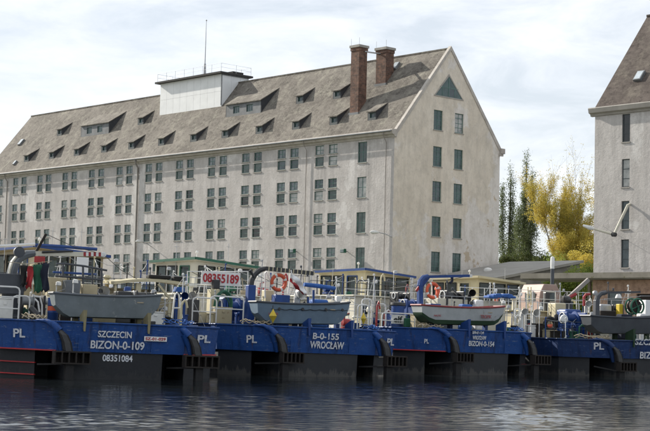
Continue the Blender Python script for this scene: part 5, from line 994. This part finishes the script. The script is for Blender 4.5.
D.box('engine_casing', 'ivory', 438, 506, 298, 306, 5.2, 1.2, .03, None, True)
mb = MB()
for i in range(7): c0 = D.J(489 + i * 3.6, 297.2 - 1.6 * math.sin(i * .5), 5.0); mb.box(c0, (.34, .5, .12 + .05 * (i % 3)), .2 * (i % 2), .15 * math.cos(i * 1.1))
mb.build('folded_tarpaulin', 'blue_tarp', D.o, False, .04)
D.hoop(515, 520, 309, 2.6, (.35, .7), 'white_paint', .028, 'ladder'); D.hoop(525, 531, 314, 2.8, (.4, .7), 'white_paint', .028, 'ladder'); D.vent(522, 312, 2.5, .15, 'white_paint', -1)
for px in (513, 516): D.bollard(px, 2.4, .3, .09, 'rust')
# ---- fourth tug (right)
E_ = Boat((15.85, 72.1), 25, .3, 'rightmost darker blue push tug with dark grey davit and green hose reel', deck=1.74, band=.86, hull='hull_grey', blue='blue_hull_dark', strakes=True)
E_.text('SZCZECIN', 652, 342.2, 38, 6.2); E_.text('BIZON-0-116', 662, 355.6, 48, 7)
E_.text('PL', 599, 346, 9.5, 7, face='left')
E_.deckhouse(-3.0, 2.9, 7.0, 16.5, 3.05, 'cream', 4)
E_.wheelhouse(478, 276, 15.5, 44, 3.6, 3.9, 2.35, 'cream', 'cream', 2, 3)
J = lambda *q: E_.J(*q)
# pink cabin amidships
ca = E_.J(531, 312, 9.0); cb_ = E_.J(553, 285, 9.0); w_ = cb_.x - ca.x; mb = MB(); zf = E_.deck + 1.3
pk = [(0, 0), (w_, 0), (w_, 0.55 * (cb_.z - zf)), (w_ * .93, .8 * (cb_.z - zf)), (w_ * .75, cb_.z - zf), (w_ * .2, cb_.z - zf), (w_ * .04, .72 * (cb_.z - zf)), (0, .5 * (cb_.z - zf))]
P = [(ca.x + x, y, zf + z) for y in (8.2, 10.2) for x, z in pk]; n = len(pk); mb.add(P, [tuple(range(n)), tuple(range(n, 2 * n))[::-1]] + [(i, n + i, n + (i + 1) % n, (i + 1) % n) for i in range(n)]); cab = mb.build('cabin', 'pink', E_.o, False, .04)
hz2 = cb_.z - zf; mb = MB(); mb.bb(ca.x + w_ * .3, ca.x + w_ * .68, 8.16, 8.19, zf + hz2 * .42, zf + hz2 * .72); mb.build('window_pane', 'pane_dark', cab); mb = MB(); mb.bb(ca.x - .02, ca.x - .005, 8.6, 9.6, zf + hz2 * .4, zf + hz2 * .7); mb.build('window_pane', 'pane_dark', cab)
mb = MB(); mb.bb(ca.x + w_ * .27, ca.x + w_ * .71, 8.17, 8.198, zf + hz2 * .39, zf + hz2 * .75); mb.build('window_frame', 'ivory', cab)
E_.tubes('ladder', 'cream', [[(528, 312, 8), (528, 287, 8)], [(531, 312, 8), (531, 287, 8)]] + [[(528, y, 8), (531, y, 8)] for y in (291, 295, 299, 303, 307)], .03)
E_.box('radar_post', 'black_steel', 546, 550, 292, 305, 7.4, .3, .04, None, True); E_.vent(534, 313, 5.0, .17, 'white_paint', -1)
for px in (536, 541, 545.5): E_.bollard(px, 5.4, .5, .13, 'black_steel')
for px in (572, 575.5): E_.bollard(px, 3.2, .35, .1, 'green_paint')
tyre(E_, 550, 324.5, 4.6, .42, 'black tyre leaning on the deck of the rightmost tug'); tyre(E_, 556.5, 321, 4.8, .36, 'smaller black tyre behind the leaning one on the rightmost tug', R(40))
E_.winch(573, 318, 4.0, .62, 'blue_paint', 'blue_paint'); E_.box('winch_motor', 'blue_paint', 566, 582, 309, 330, 4.8, .9, .12, None, True); E_.box('pump_casing', 'cream', 556, 566, 303, 318, 6.0, .8, .05, None, True)
p = E_.J(564, 319, 3.4); mb = MB(); mb.lathe([(.0, -.05), (.2, -.05), (.22, -.02), (.22, .04), (.0, .06)], p, 'Y', 18); mb.build('lamp_disc', 'white_panel', E_.o, True); E_.tubes('lamp_stand', 'blue_paint', [[(564, 322, 3.45), (563.5, 338, 3.45)]], .03)
E_.tubes('guard_rail', 'blue_paint', [[(561, 338, 2.9), (561, 325, 2.9), (579, 325, 2.9), (579, 338, 2.9)]], .03); E_.tubes('pipe', 'green_paint', [[(579, 338, 2.6), (579.5, 327, 2.6), (582, 325, 2.6), (584, 327, 2.6)]], .05)
mb = MB(); mb.bb(*(lambda p_: (p_.x - .25, p_.x + .25))(E_.J(567, 303, 7)), 6.8, 7.3, E_.deck + .013, E_.J(567, 301, 7).z); cr2 = mb.build('deck_crane', 'dark_grey_paint', E_.o, False, .03)
sub(cr2, 'jib', 'pipe_grey', lambda mb: mb.beam(J(565, 301, 7.0), J(588.5, 279.5, 7.0), .14, .2)); sub(cr2, 'ram', 'red_paint', lambda mb: mb.tube([J(567, 299, 6.9), J(576, 294, 6.9)], .09, 8), True); sub(cr2, 'winch_drum', 'black_steel', lambda mb: mb.lathe([(.1, -.2), (.22, -.18), (.22, .18), (.1, .2)], J(566, 300, 6.9), 'X', 12), True)
E_.tubes('hose_arm', 'red_paint', [[(584, 306, 5), (584, 297, 5), (586, 294.5, 5), (590, 294, 5)]], .07); E_.vent(586, 304, 5.2, .15, 'white_paint', -1)
p = E_.J(596, 320, 2.3); mb = MB(); mb.beam(E_.J(596, 337, 2.3), E_.J(596.5, 300, 2.3), .26, .24); dv3 = mb.build('davit', 'dark_grey_paint', E_.o, False, .03)
sub(dv3, 'knee', 'dark_grey_paint', lambda mb: mb.tube([J(596.5, 302, 2.3), J(597.5, 297, 2.3), J(601, 293.6, 2.3), J(606, 292.6, 2.3)], [.14, .14, .12, .1], 8), True); sub(dv3, 'boom', 'dark_grey_paint', lambda mb: mb.beam(J(604, 292.6, 2.3), J(640, 292.0, 2.3), .11, .1)); sub(dv3, 'pulley', 'galvanised', lambda mb: mb.lathe([(.04, -.08), (.12, -.06), (.12, .06), (.04, .08)], J(595, 293, 2.2), 'Y', 12), True)
o = put(E_, 'floodlight', 618.5, 297, 2.3, 'small white lamp hanging under the dark grey davit arm', 'lamp'); mb = MB(); mb.lathe([(.05, .16), (.1, .12), (.16, .0), (.17, -.06), (.0, -.08)], (0, 0, 0), 'Z', 14); mb.tube([(0, 0, .15), (0, 0, .24)], .02, 5); mb.build('lamp_shade', 'white_paint', o, True)
dinghy(E_, 594, 668, 316.8, 318.5, 16.5, .45, ('dinghy_dark', 'dark_grey_paint', None), 'dark grey dinghy across the stern of the rightmost tug', cradle=((628, 660), 'dark_green'))
rl = put(E_, 'hose_reel', 634.5, 306.5, 4.0, 'green hose reel standing on the rightmost tug', 'hose reel'); rr = E_.S(7.8, 4)
for y in (-.25, .25):
    mb = MB(); mb.torus((0, y, 0), rr, .05, 'Y', 22, 6)
    for k in range(4): mb.tube([(0, y, 0), (rr * math.cos(k * 1.571 + .4), y, rr * math.sin(k * 1.571 + .4))], .03, 5)
    mb.build('flange', 'green_paint', rl, True)
mb = MB(); mb.lathe([(rr * .35, -.24), (rr * .8, -.2), (rr * .8, .2), (rr * .35, .24)], (0, 0, 0), 'Y', 18); mb.build('wound_hose', 'rust', rl, True); hz3 = E_.J(634.5, 306.5, 4.0).z - E_.deck - .013; mb = MB()
for y in (-.34, .34): mb.beam((-.3, y, -hz3), (0, y, 0), .05, .05); mb.beam((.3, y, -hz3), (0, y, 0), .05, .05)
mb.build('stand', 'green_paint', rl)
E_.box('tank', 'galvanised', 601, 612, 304, 311, 5, .6, .08, None, True); E_.box('gear_box', 'yellow', 619.5, 623, 304, 314, 4.4, .3, .02, None, True); E_.box('engine_casing', 'rust', 601, 616, 310.5, 317, 4.6, .8, .04, None, True); E_.winch(614.5, 308, 5.5, .35, 'black_steel'); E_.box('gear_bag', 'navy_cloth', 622, 632, 314, 318, 2.6, .5, .06, None, True); E_.box('gear_bag', 'white_cloth', 641, 647, 313.5, 318, 2.6, .4, .06, None, True); E_.box('locker', 'white_panel', 646, 656, 300, 318, 4.5, .6, .03, None, True)
yf = put(E_, 'pennant', 603, 318, 1.2, 'small yellow pennant at the left end of the dark grey dinghy', 'flag'); mb = MB(); f0 = E_.J(603, 318, 1.2)
P = [E_.J(x, y, 1.2) - f0 + Vector((0, .05 * math.sin(i * 2), 0)) for i, (x, y) in enumerate(((601.5, 316.5), (605.5, 318), (607.3, 323.5), (604.5, 322), (602, 322.5)))]; mb.add(P, [(0, 1, 2, 3, 4)]); o = mb.build('cloth', 'yellow', yf); md = o.modifiers.new('s', 'SOLIDIFY'); md.thickness = .015
mb = MB(); mb.tube([(0, .03, -.45), (-.05, .03, .1)], .018, 5); mb.build('staff', 'black_steel', yf)
E_.tubes('wire', 'galvanised', [[(640, 296, 2.4), (660, 296, 2.4)], [(604, 299, 3), (640, 296.5, 3)]], .015)

# ------------------------------------------------------------------ everyday deck gear that fills the sterns
def clutter(bt, pxs, seed, ly0=3.2, ly1=6.5, zb=None):
    rd = random.Random(seed); z = zb or bt.deck + .013
    lines = []; posts = []
    for k in range(len(pxs)):
        px = pxs[k]; ly = rd.uniform(ly0, ly1); p = bt.J(px, 320, ly); h = rd.uniform(.55, 1.15); kind = rd.choice(('post', 'post', 'box', 'pot', 'reel', 'bucket', 'pipe', 'lamp', 'box', 'pump') if not zb else ('post', 'post', 'post', 'pipe', 'lamp', 'pot', 'reel', 'pump'))
        if kind == 'post':
            mat = rd.choice(('white_paint', 'galvanised', 'black_steel', 'cream', 'blue_paint')); mb = MB(); mb.tube([(p.x, ly, z), (p.x + rd.uniform(-.03, .03), ly, z + h + .2)], rd.uniform(.018, .03), 6); mb.lathe([(.05, 0), (.05, .04), (.02, .05)], (p.x, ly, z), 'Z', 8); mb.lathe([(.01, 0), (.045, .02), (.045, .07), (.01, .09)], (p.x, ly, z + h + .18), 'Z', 8); mb.build('stanchion', mat, bt.o, True); posts.append(Vector((p.x, ly, z + h + .15)))
        elif kind == 'box':
            w = rd.uniform(.18, .45); hh = rd.uniform(.25, .7); mb = MB(); mb.bb(p.x - w, p.x + w, ly, ly + .5, z, z + hh); mb.bb(p.x - w - .02, p.x + w + .02, ly - .02, ly + .52, z + hh + .001, z + hh + .05); mb.bb(p.x - .06, p.x + .06, ly - .03, ly - .005, z + hh * .7, z + hh * .85); mb.build('deck_locker', rd.choice(('ivory', 'cream', 'grey_paint', 'blue_paint', 'beige', 'rust', 'white_paint')), bt.o, False, .015)
        elif kind == 'pot':
            r = rd.uniform(.09, .15); mb = MB(); mb.lathe([(r, 0), (r, h * .55), (r * 1.6, h * .58), (r * 1.7, h * .66), (r * 1.2, h * .78), (0, h * .8)], (p.x, ly, z), 'Z', 12); mb.build('mushroom_vent', rd.choice(('ivory', 'cream', 'blue_paint', 'orange', 'white_paint')), bt.o, True)
        elif kind == 'reel':
            mb = MB(); r = rd.uniform(.16, .26)
            for q in range(4): mb.torus((p.x + rd.gauss(0, .02), ly, z + .04 + q * .055), r - q * .012, .032, 'Z', 18, 5)
            mb.build('rope_coil', rd.choice(('rope', 'blue_tarp', 'black_cloth', 'green_paint')), bt.o, True)
        elif kind == 'bucket':
            mb = MB(); mb.lathe([(.11, 0), (.15, .3), (.16, .31), (.14, .3), (.1, .02), (0, .02)], (p.x, ly, z), 'Z', 14); mb.torus((p.x, ly, z + .3), .15, .008, 'Y', 10, 4, 0, math.pi); mb.build('deck_pail', rd.choice(('orange', 'blue_paint', 'black_steel', 'white_paint')), bt.o, True)
        elif kind == 'pipe':
            mb = MB(); x1 = p.x + rd.uniform(.15, .35); mb.tube([(p.x, ly, z), (p.x, ly, z + h * .8), (p.x + .05, ly, z + h * .92), ((p.x + x1) / 2, ly, z + h), (x1 - .05, ly, z + h * .92), (x1, ly, z + h * .7)], rd.uniform(.025, .05), 7); mb.build('goose_neck_pipe', rd.choice(('white_paint', 'black_steel', 'green_paint', 'cream', 'red_paint')), bt.o, True)
        elif kind == 'lamp':
            mb = MB(); mb.tube([(p.x, ly, z), (p.x, ly, z + h + .35)], .02, 6); mb.lathe([(.04, 0), (.1, -.02), (.11, -.14), (.02, -.16)], (p.x + .06, ly - .05, z + h + .4), 'Z', 10); mb.build('deck_lamp', rd.choice(('white_paint', 'galvanised', 'black_steel')), bt.o, True)
        else:
            mb = MB(); mb.bb(p.x - .2, p.x + .22, ly, ly + .4, z, z + .1); mb.lathe([(.06, -.2), (.16, -.19), (.16, .12), (.1, .14), (.1, .3), (.03, .31)], (p.x, ly + .2, z + .28), 'X', 12); mb.tube([(p.x - .1, ly + .2, z + .3), (p.x - .1, ly + .15, z + .62), (p.x + .1, ly + .1, z + .68)], .035, 6); mb.build('pump', rd.choice(('green_paint', 'blue_paint', 'grey_paint', 'red_paint')), bt.o, True)
    posts.sort(key=lambda q: q.x)
    if len(posts) > 1:
        mb = MB()
        for a, b_ in zip(posts[:-1], posts[1:]):
            m_ = (a + b_) / 2 - Vector((0, 0, .08 * (b_ - a).length)); mb.tube([a, m_, b_], .009, 4)
        mb.build('rail_wire', 'galvanised', bt.o, True)
fr_ = lambda a, b_, n: [a + (b_ - a) * (i + .5) / n for i in range(n)]
clutter(A, fr_(-5, 50, 9) + fr_(62, 178, 19), 3); clutter(B, fr_(186, 260, 12) + fr_(262, 362, 18), 5); clutter(D, fr_(362, 425, 12) + fr_(432, 535, 20), 8); clutter(E_, fr_(533, 598, 13) + fr_(600, 655, 12), 13)
clutter(A, fr_(100, 185, 10), 21, 6.6, 6.9); clutter(D, fr_(345, 400, 8), 23, 5.6, 6.3); clutter(E_, fr_(505, 590, 12), 29, 5.8, 6.8)
def roof_gear(bt, pxs, py, ly, seed):
    rd = random.Random(seed)
    for px in pxs:
        p = bt.J(px, py, ly); mb = MB(); h = rd.uniform(.25, .9)
        mb.tube([(p.x, ly, p.z - .6), (p.x, ly, p.z + h)], .014, 5); mb.tube([(p.x - .12, ly, p.z + h * .8), (p.x + .12, ly, p.z + h * .8)], .01, 4); mb.build('aerial', 'galvanised', bt.o, True)

clutter(A, fr_(2, 148, 22), 31, 7.3, 10, 3.421); clutter(B, fr_(155, 285, 20), 37, 7.8, 11, 3.371); clutter(D, fr_(300, 440, 22), 41, 6.8, 10, 3.571); clutter(E_, fr_(455, 592, 22), 43, 7.4, 9, 3.121)
roof_gear(A, (5, 52, 81), 246, 11.5, 1); roof_gear(B, (176, 228), 261, 13, 2); roof_gear(D, (333, 352, 384), 269, 13, 3); roof_gear(E_, (447, 462, 505), 276, 17, 4)
# cables sagging between masts and wheelhouses
for bt, ends in ((A, ((46, 234, 7), (103, 254, 6), (139, 280, 6))), (B, ((190, 271, 4.6), (220, 281, 4.5), (248, 271, 4.6), (300, 290, 4))), (D, ((357, 281, 8.5), (390, 288, 7), (421, 280, 2.6), (469, 276, 2.5))), (E_, ((552, 290, 8), (575, 300, 6), (596, 294, 2.4)))):
    mb = MB()
    for a, b_ in zip(ends[:-1], ends[1:]): pa, pb = bt.J(*a), bt.J(*b_); mb.tube([pa, (pa + pb) / 2 - Vector((0, 0, .12)), pb], .012, 4)
    mb.build('cable', 'black_steel', bt.o, True)

def guard_fence(bt, px0, px1, py, ly, n, mat, zb=None, rails=2, r=.015):
    a = bt.J(px0, py, ly); b_ = bt.J(px1, py, ly); z0 = zb or bt.deck; zt = (a.z + b_.z) / 2; mb = MB()
    for i in range(n + 1): x = a.x + (b_.x - a.x) * i / n; mb.tube([(x, ly, z0), (x, ly, zt)], r * 1.1, 5)
    for k in range(rails): z = zt - (zt - z0) * k / (rails + .4); mb.tube([(a.x, ly, z), (b_.x, ly, z)], r, 5)
    return mb.build('guard_fence', mat, bt.o, True)
for a in ((A, 55, 165, 284, 6.7, 9, 'white_paint'), (A, -6, 52, 279, 6.2, 6, 'galvanised'), (A, -5, 140, 276, 7.2, 11, 'dark_grey_paint', 3.42), (B, 186, 300, 289, 6.9, 9, 'white_paint'), (B, 160, 285, 279, 7.7, 11, 'galvanised', 3.37), (B, 262, 355, 295, 5.2, 8, 'white_paint'), (D, 345, 424, 291, 6.2, 8, 'white_paint'), (D, 426, 538, 298, 4.8, 9, 'galvanised'), (D, 310, 430, 284, 6.7, 10, 'dark_grey_paint', 3.57), (E_, 505, 600, 303, 6.6, 9, 'white_paint'), (E_, 600, 668, 301, 6.7, 6, 'galvanised'), (E_, 460, 590, 290, 7.2, 11, 'white_paint', 3.12), (E_, 545, 600, 322, 2.9, 6, 'dark_grey_paint')): guard_fence(*a)
clutter(A, fr_(0, 185, 22), 51, 2.2, 5.5); clutter(B, fr_(188, 360, 22), 53, 2.2, 5.5); clutter(D, fr_(365, 535, 22), 57, 2.2, 5.5); clutter(E_, fr_(536, 655, 18), 59, 2.2, 5.5)
# mooring ropes lying over the bulwarks
for bt, x0, x1, nm in ((A, -3.3, -2.6, 1), (A, 1.6, 2.9, 2), (B, -3.2, -2.2, 3), (B, 1.9, 3.0, 4), (D, -3.0, -2.1, 5), (D, 1.7, 2.8, 6), (E_, -3.3, -2.0, 7)):
    rd = random.Random(nm); mb = MB()
    for k in range(3):
        pts = []; n = 14
        for i in range(n + 1): t = i / n; x = x0 + (x1 - x0) * t; pts.append((x, max(.3, abs(x) - 2.35 + .3) + .25 + .15 * math.sin(t * 7 + k * 2), bt.deck + .05 + .16 * abs(math.sin(t * 5 + k)) * rd.uniform(.4, 1.2)))
        mb.tube(pts, .022, 5)
    mb.build('mooring_rope', 'rope' if nm % 2 else 'blue_tarp', bt.o, True)

for bt, lst in ((A, ((60, 258, 7), (97, 268, 6.5), (150, 270, 6.8), (183, 276, 5))), (B, ((205, 268, 6), (262, 262, 6.5), (301, 268, 5), (336, 279, 5))), (D, ((374, 276, 6), (411, 280, 5), (447, 283, 5.5), (494, 285, 5.5))), (E_, ((519, 289, 6), (560, 285, 7), (608, 284, 6), (628, 287, 6.5)))):
    for i, (px, py, ly) in enumerate(lst):
        p = bt.J(px, py, ly); mb = MB(); mb.tube([(p.x, ly, bt.deck), (p.x + .02, ly, p.z)], [.035, .02], 6); w = .18 + .12 * (i % 3); mb.tube([(p.x - w, ly, p.z - .35), (p.x + w, ly, p.z - .35)], .012, 5); mb.lathe([(.01, 0), (.05, .02), (.05, .1), (.01, .12)], (p.x, ly, p.z), 'Z', 8); mb.lathe([(.01, 0), (.06, .02), (.06, .13), (.01, .15)], (p.x + w * .8, ly, p.z - .34), 'Z', 8)
        for sg in (-1, 1): mb.tube([(p.x, ly, p.z - .1), (p.x + sg * (.5 + .2 * i), ly + .3, bt.deck + .02)], .007, 4)
        mb.build('signal_mast', ('white_paint', 'galvanised', 'dark_grey_paint')[i % 3], bt.o, True)
